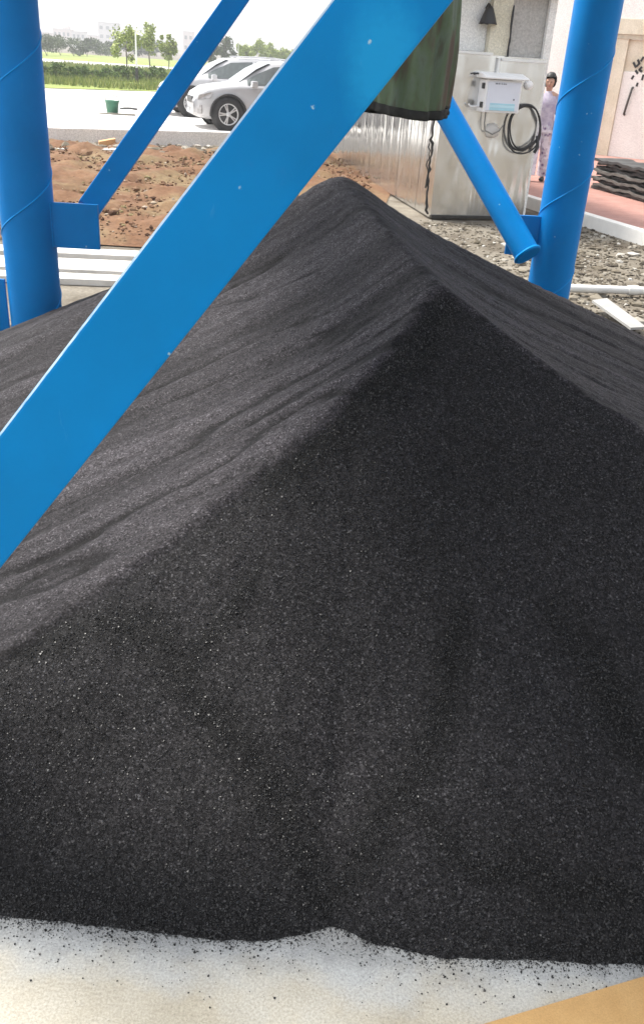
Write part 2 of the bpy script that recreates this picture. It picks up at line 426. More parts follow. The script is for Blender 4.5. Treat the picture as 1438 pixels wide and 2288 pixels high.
def grain_mesh(name, P, size, mat, parent=None):
    """many faceted grains in one mesh"""
    n = len(P)
    base = np.array([(1, 0, 0), (-1, 0, 0), (0, 1, 0), (0, -1, 0), (0, 0, 1), (0, 0, -1)], float)
    fc = np.array([(0, 2, 4), (2, 1, 4), (1, 3, 4), (3, 0, 4), (2, 0, 5), (1, 2, 5), (3, 1, 5), (0, 3, 5)])
    qn = rng.normal(size=(n, 4)); qn /= np.linalg.norm(qn, axis=1)[:, None]
    w_, x_, y_, z_ = qn.T
    R = np.stack([1 - 2 * (y_**2 + z_**2), 2 * (x_*y_ - z_*w_), 2 * (x_*z_ + y_*w_), 2 * (x_*y_ + z_*w_), 1 - 2 * (x_**2 + z_**2), 2 * (y_*z_ - x_*w_),
                  2 * (x_*z_ - y_*w_), 2 * (y_*z_ + x_*w_), 1 - 2 * (x_**2 + y_**2)], -1).reshape(n, 3, 3)
    B = base[None] * (size[:, None, None] * rng.uniform(.6, 1.25, (n, 6, 1)))
    Vg = np.einsum('nij,nkj->nki', R, B) + P[:, None, :]
    Fg = fc[None] + (np.arange(n) * 6)[:, None, None]
    return np_mesh(name, Vg.reshape(-1, 3), Fg.reshape(-1, 3), mat, parent)

# loose coarse grains lying on the freshly slumped face (fewer with distance)
n = 240000
px = rng.uniform(-1.35, 1.75, n); py = 1.2 + 2.0 * rng.random(n) ** 1.35
hh, fr, _ = heap_h(px, py)
co_p = coarse(px, py); ok = (hh > .0) & (rng.random(n) < fr ** 3 * (.45 + .55 * co_p)) & (np.abs(px) < .36 * py + .30)
P = np.stack([px, py, hh + .0006], -1)[ok]
gsz = np.clip(rng.lognormal(-6.45, .33, len(P)) * (1 + .3 * co_p[ok]), .0008, .0045); gr_o = kind(grain_mesh('grains', P, gsz, M_GRAIN, heap), 'stuff')
# stray grains scattered past the toe onto the concrete
n = 4200
px = rng.uniform(-1.1, 1.3, n); off = np.where(rng.random(n) < .6, rng.exponential(.008, n), rng.exponential(.032, n)) + .12 * (rng.random(n) < .05) * rng.random(n)
ys = np.linspace(1.0, 1.4, 81)
gxx, gyy = np.meshgrid(np.linspace(-1.2, 1.4, 261), ys, indexing='ij'); z0 = front_h(gxx, gyy)
toe = ys[np.argmax(z0 > 0, axis=1)]
py = np.interp(px, np.linspace(-1.2, 1.4, 261), toe) + .006 - off
P = np.stack([px, py, np.full(n, .0012)], -1)
n2_ = 6500                                    # fine fringe of dust-sized grains right at the edge
px2 = rng.uniform(-1.0, 1.2, n2_); py2 = np.interp(px2, np.linspace(-1.2, 1.4, 261), toe) + .004 - rng.exponential(.0075, n2_) * (1 + 1.5 * np.clip(vnoise(px2 * 14, px2 * 0, 9) + .3, 0, 1))
P = np.concatenate([P, np.stack([px2, py2, np.full(n2_, .0007)], -1)]); g2_ = rng.uniform(.0005, .0014, n2_)
stray = grain_mesh('loose_grains', P, np.concatenate([np.clip(rng.lognormal(-6.5, .4, n), .0006, .0036), g2_]), M_GRAIN)
kind(tag(stray, 'loose black grains scattered on the concrete along the toe of the heap', 'grains'), 'stuff')

# ------------------------------------------------------------------ blue steel frame
CL = Vector((-1.625, 4.723, 0)); CR = Vector((1.37, 5.783, 0))
NL = Vector((-1.28, 1.66, 0)); NR = Vector((2.15, 2.25, 0)); RC = .136
frame = thing('support_frame', 'bright blue steel support frame of round columns and diagonal braces over the heap', 'steel frame', (.1, 3.6, 0))
def column(p, weld_ph, lab=None, slits=False):
    mb = MB(); mb.tube([(p.x, p.y, -.02), (p.x, p.y, 3.3)], RC, 40); c = mb.build('column', M_BLUE, frame)
    if lab: c['label'] = lab
    wb = MB(); pts = []
    for k in range(260):
        z = 3.3 * k / 259; a = weld_ph + z / .62 * 2 * math.pi
        pts.append((p.x + RC * math.cos(a), p.y + RC * math.sin(a), z))
    wb.tube(pts, .0048, 6); wb.build('weld_seam', M_WELD, c)
    bp = MB(); bp.box((p.x, p.y, .012), (.46, .46, .024), .004)
    for k in range(4):
        a = math.pi / 4 + k * math.pi / 2
        d = Vector((math.cos(a), math.sin(a), 0)); s = Vector((-d.y, d.x, 0))
        bp.add([Vector((p.x, p.y, z)) + d * r + s * q for q in (-.005, .005) for r, z in ((RC - .004, .024), (.24, .024), (RC - .004, .26))],
               [(0, 1, 2), (5, 4, 3), (0, 3, 4, 1), (1, 4, 5, 2), (2, 5, 3, 0)])
    bp.build('base_plate', M_BLUE, c)
    return c
cl = column(CL, 2.2, 'blue column behind the left flank of the heap')
cr = column(CR, .6, 'blue column behind the right flank of the heap')
column(NL, 1.0); column(NR, 1.0)
mb = MB(); mb.box((CL.x - RC - .028, CL.y - .05, .25), (.055, .014, .52), .002); mb.build('stiffener', M_BLUE, cl)

def sq_bar(p, q, wd, th, up_hint):
    p, q = Vector(p), Vector(q); t = (q - p); L = t.length; t.normalize()
    n = Vector(up_hint); n = (n - t * n.dot(t)).normalized(); s = t.cross(n)
    mb = MB(); mb.obox((p + q) / 2, t * L / 2, s * wd / 2, n * th / 2, min(wd, th) * .06); return mb
# near diagonal, crossing in front of the heap
b0, b1 = at(0, 1120, 1.71), at(874, 0, 1.49)
dirn = (b1 - b0).normalized()
e0 = b0 - dirn * .62; e1 = b1 + dirn * 1.55
facing = (EYE - b0); facing.z = 0
mid = (b0 + b1) / 2
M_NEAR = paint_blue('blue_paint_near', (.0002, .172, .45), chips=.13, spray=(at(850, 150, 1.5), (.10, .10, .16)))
vw = (EYE - mid); vw = (vw - dirn * vw.dot(dirn)).normalized(); Lf = dirn.cross(vw); Lf = Lf if Lf.x < 0 else -Lf
a_ = math.radians(4.0)
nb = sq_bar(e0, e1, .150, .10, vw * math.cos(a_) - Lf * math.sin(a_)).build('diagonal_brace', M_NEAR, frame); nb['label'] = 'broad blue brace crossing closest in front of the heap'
# left back brace
p0 = at(196, 470, 4.64); p1 = at(527, 0, 5.0); dd = (p1 - p0).normalized()
lb = sq_bar(p0, p1 + dd * 1.2, .118, .10, (.1, -1, 0)).build('diagonal_brace', M_BLUE, frame); lb['label'] = 'blue brace rising from the plate on the left column'
# right back brace, a round tube
p0 = at(1179, 572, 5.30); p1 = at(983, 225, 5.5); dd = (p1 - p0).normalized()
mb = MB(); mb.tube([p0, p1 + dd * 1.4], .076, 28); rb = mb.build('diagonal_brace', M_BLUE, frame); rb['label'] = 'round blue tube brace rising from the plate on the right column'
# gusset plates
ex = Vector((.94, .33, 0)).normalized()
g1, g2 = at(117, 463, 4.60), at(207, 557, 4.60)
c0 = Vector((CL.x, CL.y, (g1.z + g2.z) / 2)) + ex * (.10 + .175)
mb = MB(); e2 = Vector((1, .05, 0)).normalized(); n2 = Vector((-e2.y, e2.x, 0))
c0 = Vector((CL.x, CL.y, .80)) + e2 * .235 - n2 * .02
mb.obox(c0, e2 * .135, n2 * .012, (0, 0, .113), .002); mb.build('gusset_plate', M_BLUE, cl)
mb = MB(); c0 = Vector((CR.x, CR.y, .735)) - e2 * .20 - n2 * .02
mb.obox(c0, e2 * .125, n2 * .012, (0, 0, .12), .002); mb.build('gusset_plate', M_BLUE, cr)
for sg in (-1, 1):
    mb = MB(); c_ = Vector((CL.x, CL.y, 0)) + e2 * (RC * .93) - n2 * (.02 + sg * .016)
    mb.tube([c_ + Vector((random.uniform(-.002, .002), 0, .69 + .011 * k)) for k in range(21)], [.007 + .002 * random.random() for _ in range(21)], 6); mb.build('weld_seam', M_WELD, cl)
mb = MB(); rd_ = (p1 - p0).normalized(); ra = rd_.cross(Vector((0, 1, 0))).normalized(); rc_ = rd_.cross(ra)
mb.tube([p0 + rd_ * .012 + (ra * math.cos(k * .262) + rc_ * math.sin(k * .262)) * .079 for k in range(25)], [.007 + .003 * random.random() for _ in range(25)], 6); mb.build('weld_seam', M_WELD, rb)
# ring beams and the bin they carry (unseen overhead, put in to shade the heap)
top = [CL, CR, NR, NL]
for a, b in ((CL, CR), (CR, NR), (NR, NL), (NL, CL)):
    sq_bar(Vector((a.x, a.y, 3.42)), Vector((b.x, b.y, 3.42)), .2, .24, (0, 0, 1)).build('ring_beam', M_BLUE, frame)
SL = Vector((.255, 4.60, 0))
mb = MB(); cc = sum((Vector((p.x, p.y, 0)) for p in top), Vector()) / 4
ring = [[SL + Vector((math.cos(a), math.sin(a), 0)) * .2 + Vector((0, 0, 2.75)) for a in [math.radians(d) for d in (135, 45, -45, -135)]]]
for s, z in ((1.0, 3.56), (1.0, 5.4)):
    ring.append([cc + (Vector((p.x, p.y, 0)) - cc) * s + Vector((0, 0, z)) for p in top])
for k in range(2):
    for j in range(4): mb.quad(ring[k][j], ring[k][(j + 1) % 4], ring[k + 1][(j + 1) % 4], ring[k + 1][j])
mb.quad(*ring[2]); mb.build('hopper', M_BLUE, frame)

# ------------------------------------------------------------------ canvas sleeve
def canvas_mat():
    q = NT('camouflage_canvas'); co = q.co((1, 1, .25))
    f = q.noise(6.5, 5, .62, co, .6)
    c = q.ramp(f, [(.30, (.04, .028, .02)), (.42, (.085, .055, .035)), (.48, (.075, .080, .045)), (.54, (.085, .125, .062)), (.62, (.105, .14, .095)), (.68, (.07, .085, .05)), (.76, (.09, .058, .04))])
    q.col(c).set(Roughness=.7); q.bump(q.noise(260, 2), .25, .002); return q.m
M_CANVAS = canvas_mat()
sz = at(905, 258, 4.2).z
slv = thing('canvas_sleeve', 'green and brown canvas discharge sleeve hanging above the top of the heap', 'sleeve', (SL.x, SL.y, sz))
mb = MB(); NS, NZ = 96, 40; vs = []; fs = []
for iz in range(NZ + 1):
    t = iz / NZ; z = sz + .03 + (2.9 - sz) * t
    for k in range(NS):
        a = 2 * math.pi * k / NS
        fold = .010 * fbm(np.array([a * 3.2]), np.array([z * 5.0]), 91, 3)[0] + .013 * math.sin(9 * a + 1.2 * math.sin(3 * t)) + .009 * math.sin(17 * a + 2 * t + 1) + .006 * math.sin(5 * a + 9 * t)
        r = .207 + .012 * t + fold * (1 - .5 * t) + .006 * math.sin(14 * t + 2 * math.sin(a))
        vs.append((SL.x + r * math.cos(a), SL.y + r * math.sin(a), z + .014 * math.sin(2 * a + .6) * (1 - t)))
for iz in range(NZ):
    for k in range(NS): fs.append((iz * NS + k, iz * NS + (k + 1) % NS, (iz + 1) * NS + (k + 1) % NS, (iz + 1) * NS + k))
mb.add(vs, fs, True); mb.build('sleeve_cloth', M_CANVAS, slv)
mb = MB(); vs = []; fs = []
for iz, (dz, dr) in enumerate([(-.022, -.004), (-.025, .003), (-.014, .007), (-.004, .004), (.008, .006), (.016, .002)]):
    for k in range(NS):
        a = 2 * math.pi * k / NS
        r = .207 + dr + .013 * math.sin(9 * a) + .010 * math.sin(17 * a + 1) + .004 * math.sin(31 * a + iz)
        vs.append((SL.x + r * math.cos(a), SL.y + r * math.sin(a), sz + .03 + dz + .014 * math.sin(2 * a + .6)))
for iz in range(5):
    for k in range(NS): fs.append((iz * NS + k, iz * NS + (k + 1) % NS, (iz + 1) * NS + (k + 1) % NS, (iz + 1) * NS + k))
mb.add(vs, fs, True); mb.build('hem', plain('dark_hem', (.018, .017, .014), .8, var=.5, scale=40), slv)


# ------------------------------------------------------------------ steel-clad plant building on the right
M_STEEL = NT('sheet_steel')
_c = M_STEEL.co((1, 1, .3)); _f = M_STEEL.noise(1.7, 3, .5, _c, .3)
M_STEEL.col(M_STEEL.ramp(_f, [(.3, (.64, .64, .63)), (.7, (.74, .74, .73))])).set(Metallic=.92, Roughness=M_STEEL.ramp(M_STEEL.noise(5, 3), [(.3, .12), (.7, .24)]))
M_STEEL.bump(M_STEEL.noise(1.5, 2, .45, M_STEEL.co((2.0, 2.0, .35)), .5), .62, .10); M_STEEL = M_STEEL.m
M_CREAM = ground_mat('cream_render', (.60, .55, .42), (.72, .68, .56), 3, 60, .15)
M_WHITE = ground_mat('white_wall', (.76, .75, .71), (.82, .81, .78), 1.5, 60, .1)
M_GREY = ground_mat('grey_panel', (.40, .385, .36), (.47, .455, .43), 2, 40, .1)
M_EDGE = plain('folded_edge', (.74, .73, .70), .4, 0, .06)
M_BLACK = plain('black_rubber', (.012, .012, .013), .5, 0, .3)
M_TAR_GAP = plain('black_sealant_and_gap', (.02, .017, .014), .7, 0, .5, 30)

BC = Vector((1.076, 11.194, 0)); BE = Vector((.955, .297, 0)).normalized(); BN = Vector((BE.y, -BE.x, 0))   # front face: corner, direction, outward normal
SE = Vector((-.2, .98, 0)).normalized(); SN = Vector((-SE.y, SE.x, 0)); SN = SN if SN.x < 0 else -SN
def F_(u, v, off=0.0): return on_plane(u, v, BC, BN, off)
def fx(u, v): return (F_(u, v) - BC).dot(BE)
WB = fx(1212, 190)                                                                # width of the front
bld = thing('plant_building', 'low plant building clad in shiny steel sheet with grey panels above, behind the heap', 'building', BC)
ZT = 1.79
mb = MB(); mb.slab(BC + Vector((0, 0, .03)), BC + BE * WB + Vector((0, 0, .03)), BC + BE * WB + Vector((0, 0, ZT)), BC + Vector((0, 0, ZT)), BN, .04)
fc = mb.build('front_cladding', M_STEEL, bld)
mb = MB(); mb.slab(BC + SE * .04, BC + SE * 7.2, BC + SE * 7.2 + Vector((0, 0, ZT)), BC + SE * .04 + Vector((0, 0, ZT)), SN, .04); mb.build('side_cladding', M_STEEL, bld)
mb = MB(); p = BC + BE * WB + Vector((.003, 0, 0)); mb.slab(p - BN * .05 , p - BN * 7 , p - BN * 7 + Vector((0, 0, 3.0)), p - BN * .05 + Vector((0, 0, 3.0)), BE, .04); mb.build('wall', M_WHITE, bld)
# folded top edges and the upright joint of the sheets
mb = MB()
jx = fx(1112, 140)
mb.obox(BC + BE * (jx * .5 - .03) + BN * .012 + Vector((0, 0, ZT + .012)), BE * (jx * .5 - .06), BN * .022, (0, 0, .014), .004)
mb.obox(BC + BE * ((jx + WB) / 2 + .01) + BN * .012 + Vector((0, 0, ZT - .035)), BE * ((WB - jx) / 2 - .02), BN * .022, (0, 0, .014), .004)
mb.obox(BC + BE * (jx + .0) + BN * .010 + Vector((0, 0, ZT - .14)), BE * .012, BN * .014, (0, 0, .12), .003)
mb.build('folded_edge', M_EDGE, bld)
# upper storey: white panel, pilaster, grey panel, cream fascia
zt = 2.42
def upanel(x0, x1, z0, z1, off, name, mat, th=.06):
    mb = MB(); mb.obox(BC + BE * ((x0 + x1) / 2) + BN * (off - th / 2) + Vector((0, 0, (z0 + z1) / 2)), BE * ((x1 - x0) / 2), BN * th / 2, (0, 0, (z1 - z0) / 2), .004); return mb.build(name, mat, bld)
xp0, xp1 = fx(1097, 60), fx(1141, 60)
upanel(-.35, xp0 - .003, ZT + .03, zt, -.10, 'white_panel', M_WHITE)
upanel(xp0, xp1, ZT - .02, zt, -.015, 'pilaster', M_CREAM, .2)
upanel(xp1 + .003, WB - .06, ZT - .02, zt, -.06, 'grey_panel', M_GREY)
upanel(WB - .055, WB + .035, .02, zt, -.008, 'corner_post', M_WHITE, .1)
upanel(-.5, WB + .25, zt + .003, zt + .55, .12, 'fascia', M_CREAM, .5)
mb = MB(); mb.slab(BC + BN * -.1 + Vector((-.4, 0, zt + .55)), BC + BE * (WB + .2) + Vector((0, 0, zt + .55)), BC + BE * (WB + .2) - BN * 7 + Vector((0, 0, zt + .55)), BC - BE * 1 - BN * 7 + Vector((0, 0, zt + .55)), (0, 0, 1), .1); mb.build('roof', M_GREY, bld)
# ragged sealed corner and a black strip painting the shaded gap at the foot
mb = MB()
def jag(u0, v0, u1, v1, n, a, off): return [F_(u0 + (u1 - u0) * k / n + random.uniform(-a, a), v0 + (v1 - v0) * k / n, off) for k in range(n + 1)]
mb.tube(jag(967, 262, 953, 478, 26, 3.2, .02), [.010 + random.random() * .009 for _ in range(27)], 6)
mb.tube(jag(960, 320, 948, 420, 12, 4, .03), [.006 + random.random() * .005 for _ in range(13)], 6)
mb.build('corner_sealant', M_TAR_GAP, bld)
mb = MB(); mb.obox(BC + BE * WB / 2 + BN * .012 + Vector((0, 0, .02)), BE * WB / 2, BN * .02, (0, 0, .018), .004); mb.build('gap_shade', M_TAR_GAP, bld)
# black hooded wall lamp
pl = F_(1083, 34, -.10)
lamp = thing('wall_lamp', 'small black hooded lamp on the white panel under the cream fascia', 'lamp', pl)
mb = MB(); mb.lathe(pl + BN * .10 + Vector((0, 0, -.09)), [(.105, 0), (.098, .01), (.07, .09), (.045, .15), (.02, .18), (0, .185)], 20); mb.build('shade', M_BLACK, lamp)
mb = MB(); mb.tube([pl + Vector((0, 0, .07)), pl + BN * .06 + Vector((0, 0, .11)), pl + BN * .10 + Vector((0, 0, .09))], .012, 8); mb.build('arm', M_BLACK, lamp)
# cable on the upper panel
mb = MB(); mb.tube([F_(1148 - k * 1.6 + random.uniform(-1.2, 1.2), 12 + k * 11.5, .02) for k in range(11)], [.008 + .006 * random.random() for _ in range(11)], 6)
tag(mb.build('cable', M_BLACK, None), 'thin black cable running down beside the cream pilaster', 'cable')

# white meter box with a hood
bw = fx(1156, 205) - fx(1068, 205); bz1 = F_(1110, 178).z; bz0 = F_(1110, 250).z; bx = (fx(1156, 205) + fx(1068, 205)) / 2
D = .20
base = BC + BE * (bx - .03)
box = thing('meter_box', 'white electrical meter box with a hood and a pale blue notice, on the steel cladding', 'meter box', base + Vector((0, 0, bz0)))
M_ENAM = plain('white_enamel', (.80, .80, .80), .35, 0, .03)
hw = (bw - .06) / 2
mb = MB(); mb.obox(base + BN * D / 2 + Vector((0, 0, (bz0 + bz1) / 2)), BE * hw, BN * D / 2, (0, 0, (bz1 - bz0) / 2), .006); cab = mb.build('cabinet', M_ENAM, box)
mb = MB(); mb.obox(base + BN * (D + .008) + Vector((0, 0, (bz0 + bz1) / 2)), BE * (hw - .022), BN * .008, (0, 0, (bz1 - bz0) / 2 - .02), .004); dr = mb.build('door', plain('pale_door', (.66, .68, .75), .4, 0, .03), box)
def on_door(x0, x1, z0, z1, name, mat, off=.0165):
    zc = bz0 + (bz1 - bz0) * (z0 + z1) / 2; zh = (bz1 - bz0) * (z1 - z0) / 2; mb = MB()
    mb.obox(base + BN * (D + off + .001) + BE * hw * (x0 + x1) / 2 + Vector((0, 0, zc)), BE * hw * (x1 - x0) / 2, BN * .0012, (0, 0, zh)); return mb.build(name, mat, dr)
M_NOTE = plain('pale_blue_notice', (.36, .62, .72), .5, 0, .06); M_NOTE2 = plain('pale_blue_band', (.50, .72, .80), .5, 0, .06); M_INK = plain('grey_ink', (.16, .17, .2), .6)
on_door(-.72, .70, .07, .16, 'notice', M_NOTE); on_door(-.72, .70, .165, .23, 'notice', M_NOTE2); on_door(-.72, .70, .235, .29, 'notice', M_NOTE)
for xa, xb in ((-.55, -.42), (-.38, -.30), (-.22, -.16), (-.10, -.04), (.0, .06)): on_door(xa, xb, .865, .905, 'lettering', M_INK)
on_door(.56, .64, .40, .45, 'latch', M_INK)
mb = MB(); hz = bz1 + .012
h0 = base + Vector((0, 0, hz))
prof = [(-.03, .0), (-.03, .055), (D * .5, .06), (D + .07, .018), (D + .07, -.006)]
ys_ = hw + .05
A = [h0 - BE * ys_ + BN * p + Vector((0, 0, q)) for p, q in prof]; Bq = [h0 + BE * ys_ + BN * p + Vector((0, 0, q)) for p, q in prof]
k5 = len(prof)
mb.add(A + Bq, [tuple(range(k5)), tuple(range(2 * k5 - 1, k5 - 1, -1))] + [(i, i + k5, (i + 1) % k5 + k5, (i + 1) % k5) for i in range(k5)])
hd = mb.build('hood', M_ENAM, box); bv = hd.modifiers.new('bevel', 'BEVEL'); bv.width = .012; bv.segments = 3
M_DARKM = plain('dark_metal', (.05, .05, .05), .4, .6)
for zz in (.22, .8):
    mb = MB(); mb.obox(base + BE * (-hw - .012) + BN * D * .7 + Vector((0, 0, bz0 + (bz1 - bz0) * zz)), BE * .012, BN * .02, (0, 0, .03), .003); mb.build('hinge', M_DARKM, box)
mb = MB(); q0 = base + BE * (-hw * .6) + BN * .08 + Vector((0, 0, bz0))
mb.tube([q0, q0 + Vector((0, 0, -.12)), q0 + BE * .02 + Vector((0, 0, -.2)), q0 + BE * .12 + Vector((0, 0, -.24)), q0 + BE * .2 + Vector((0, 0, -.2)), q0 + BE * .24 + Vector((0, 0, -.14))], .008, 8); mb.build('conduit', plain('grey_conduit', (.2, .2, .19), .5), box)
mb = MB(); q0 = base + BE * (-hw) + BN * .05 + Vector((0, 0, bz0 + .39))
mb.tube([q0, q0 - BE * .07, q0 - BE * .11 + Vector((0, 0, -.01))], .010, 8); mb.build('conduit', M_BLACK, box)
mb = MB(); q0 = base + BE * (-hw) + BN * .05 + Vector((0, 0, bz0 + .05)); mb.tube([q0, q0 - BE * .10 + Vector((0, 0, -.005)), q0 - BE * .13 + Vector((0, 0, .02))], .011, 8); mb.build('conduit', M_ENAM, box)
# round white knob beside it, and a pale cleat with a hanging rag on the wall below
pk = F_(1178, 190); kn = MB(); kn.lathe(pk, [(0, .06), (.03, .058), (.045, .045), (.05, .02), (.04, .0)], 20, BN)
tag(kn.build('round_lamp', M_ENAM, None), 'small round white fitting on the steel cladding right of the meter box', 'wall fitting')
pk = F_(1098, 292); kn = MB(); kn.lathe(pk, [(0, .05), (.05, .045), (.08, .03), (.085, .0)], 18, BN)
tag(kn.build('junction_box', plain('pale_plastic', (.62, .60, .57), .5), None), 'small pale round junction box on the steel cladding below the meter box', 'junction box')
# hose coil
ch = F_(1170, 286, .05)
coil = MB()
for r, dz, off, rad in ((.245, 0, .0, .0105), (.232, .012, .024, .010), (.255, -.03, .02, .009)):
    pts = [ch + BN * off + BE * (r * .86 * math.cos(a) + .008 * math.sin(3 * a + r * 40)) + Vector((0, 0, dz + r * 1.02 * math.sin(a) + .008 * math.cos(2 * a + r * 60))) for a in [2 * math.pi * k / 48 for k in range(49)]]
    coil.tube(pts, rad, 8, False)
coil.tube([ch + BE * .19 + Vector((0, 0, -.08)), ch + BE * .2 + BN * .03 + Vector((0, 0, -.2)), ch + BE * .17 + BN * .02 + Vector((0, 0, -.27))], .02, 8)
tag(coil.build('hose_coil', M_BLACK, None), 'coil of black hose hanging on the steel cladding below the meter box', 'hose')

# ------------------------------------------------------------------ white building with the door, far right
WP = Vector((5.25, 21.0, 0)); WE = Vector((1, -.62, 0)).normalized(); WN = Vector((WE.y, -WE.x, 0))
def W_(u, v, off=0.0): return on_plane(u, v, WP, WN, off)
def wx(u, v): return (W_(u, v) - WP).dot(WE)
wb = thing('white_building', 'bright white walled building with a cream framed door at the right', 'building', WP)
zl = W_(1395, 42).z
d0, d1 = wx(1385, 200), wx(1385, 200) + 1.5
def wpanel(x0, x1, z0, z1, off, th, name, mat, par=wb):
    mb = MB(); mb.obox(WP + WE * ((x0 + x1) / 2) + WN * (off - th / 2) + Vector((0, 0, (z0 + z1) / 2)), WE * ((x1 - x0) / 2), WN * th / 2, (0, 0, (z1 - z0) / 2), .006); return mb.build(name, mat, par)
wpanel(-3.2, d0 - .303, -.02, 5.2, 0, .25, 'wall', M_WHITE)
wpanel(d0 - .3, d1 + .3, zl + .003, 5.2, .003, .25, 'wall', M_WHITE)
wpanel(d1 + .303, d1 + 4, -.02, 5.2, 0, .25, 'wall', M_WHITE)
wpanel(d0 - .3, d0 - .03, -.02, zl - .28, -.02, .2, 'door_frame', M_CREAM)
wpanel(d1 + .03, d1 + .3, -.02, zl - .28, -.02, .2, 'door_frame', M_CREAM)
wpanel(d0 - .3, d1 + .3, zl - .278, zl, .03, .22, 'lintel', M_CREAM)
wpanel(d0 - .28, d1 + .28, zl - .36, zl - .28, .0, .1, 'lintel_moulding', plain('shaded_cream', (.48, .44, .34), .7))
wpanel(d0 - .027, d1 + .027, zl - .95, zl - .363, -.08, .08, 'transom_panel', M_CREAM)
drw = wpanel(d0 - .027, d1 + .027, .02, zl - .953, -.06, .06, 'door', M_WHITE)
hp = W_(1402, 228, .02); mb = MB(); ha, hb = W_(1411, 196, -.01), W_(1392, 256, -.01)
mb.tube([ha - WN * .05, ha, hb, hb - WN * .05], .024, 8); mb.build('handle', plain('dark_handle', (.06, .055, .05), .45, .4), drw)
# brushed black lettering strokes on the door leaf
ink = MB()
def stroke(pts, r=.018):
    P = [W_(u, v, -.057) for u, v in pts]
    for a, b in zip(P[:-1], P[1:]):
        t = (b - a); 
        if t.length < 1e-4: continue
        ink.obox((a + b) / 2, t / 2 + t.normalized() * r * .5, t.normalized().cross(WN) * r, WN * .002)
for st_ in ([(1436, 128), (1431, 136)], [(1424, 134), (1427, 142), (1421, 148)], [(1414, 140), (1419, 150)], [(1432, 150), (1427, 156), (1432, 160)], [(1414, 170), (1410, 176)],
            [(1423, 186), (1421, 192)], [(1419, 158), (1423, 164)], [(1436, 168), (1433, 178)]): stroke(st_, .022)
ink.build('lettering', M_BLACK, drw)

# pink paved terrace and its kerb
M_PINK = NT('pink_pavers'); _b = M_PINK.n('ShaderNodeTexBrick'); _b.inputs['Scale'].default_value = 5; _b.inputs['Color1'].default_value = (.33, .155, .125, 1); _b.inputs['Color2'].default_value = (.39, .20, .165, 1)
_b.inputs['Mortar'].default_value = (.32, .22, .185, 1); _b.inputs['Mortar Size'].default_value = .012; M_PINK.l(M_PINK.co(), _b.inputs['Vector'])
M_PINK.col(M_PINK.mix(1.0, _b.outputs['Color'], M_PINK.ramp(M_PINK.noise(3, 5), [(.3, .85), (.7, 1.12)]), 'MULTIPLY')).set(Roughness=.85); M_PINK = M_PINK.m
E0, E1, E2 = Vector((2.42, 13.3, 0)), Vector((2.95, 11.75, 0)), Vector((3.62, 9.9, 0))
kind(sheet('paved_terrace', [(2.48, 13.3), (3.02, 11.75), (3.69, 9.9), (9, 9.5), (14, 30), (0, 30), (-.6, 22.5), (1.9, 16.5)], .12, M_PINK), 'structure')
mb = MB()
for a, b in ((E0, E1), (E1, E2)):
    t = (b - a).normalized(); s = Vector((-t.y, t.x, 0)); mb.obox((a + b) / 2 + Vector((0, 0, .05)), t * (b - a).length / 2, s * .065, (0, 0, .082), .01)
kb = mb.build('kerb', M_EDGE, None); kind(kb, 'structure')

# dark sheets stacked on the terrace by the wall
s0, s1 = gp(1312, 419, .12), gp(1442, 455, .12)
sd = (s1 - s0).normalized(); sn = Vector((sd.y, -sd.x, 0)); sn = sn if sn.y < 0 else -sn
M_SHEETS = [plain('dark_sheet', (.045, .045, .045), .6, 0, .5, 6), plain('grey_sheet', (.11, .108, .10), .6, 0, .4, 6)]
ns = 9
for k in range(ns):
    L = (s1 - s0).length / 2 * 1.25; mb = MB(); c = (s0 + s1) / 2 + sd * (.25 + random.uniform(-.06, .06)) - sn * .32 + sn * random.uniform(-.04, .04) + Vector((0, 0, .025 + k * .048))
    vs, fs = [], []; NX = 40
    for ii in range(NX + 1):
        x = -L + 2 * L * ii / NX; wv = .010 * math.sin(x * 9 + k * 2.1) + .006 * math.sin(x * 23 + k)
        for y_, z_ in ((.3, -.018), (.3, .018), (-.3, .018), (-.3, -.018)): vs.append(c + sd * x + sn * y_ + Vector((0, 0, z_ + wv)))
    for ii in range(NX):
        for j in range(4): fs.append((ii * 4 + j, ii * 4 + (j + 1) % 4, (ii + 1) * 4 + (j + 1) % 4, (ii + 1) * 4 + j))
    fs += [(3, 2, 1, 0), (NX * 4, NX * 4 + 1, NX * 4 + 2, NX * 4 + 3)]
    mb.add(vs, fs)
    tag(mb.build('roofing_sheet', M_SHEETS[k % 2], None), 'dark grey sheet in the low stack on the pink paving below the white door', 'sheet', 'dark sheets stacked on the pink paving')

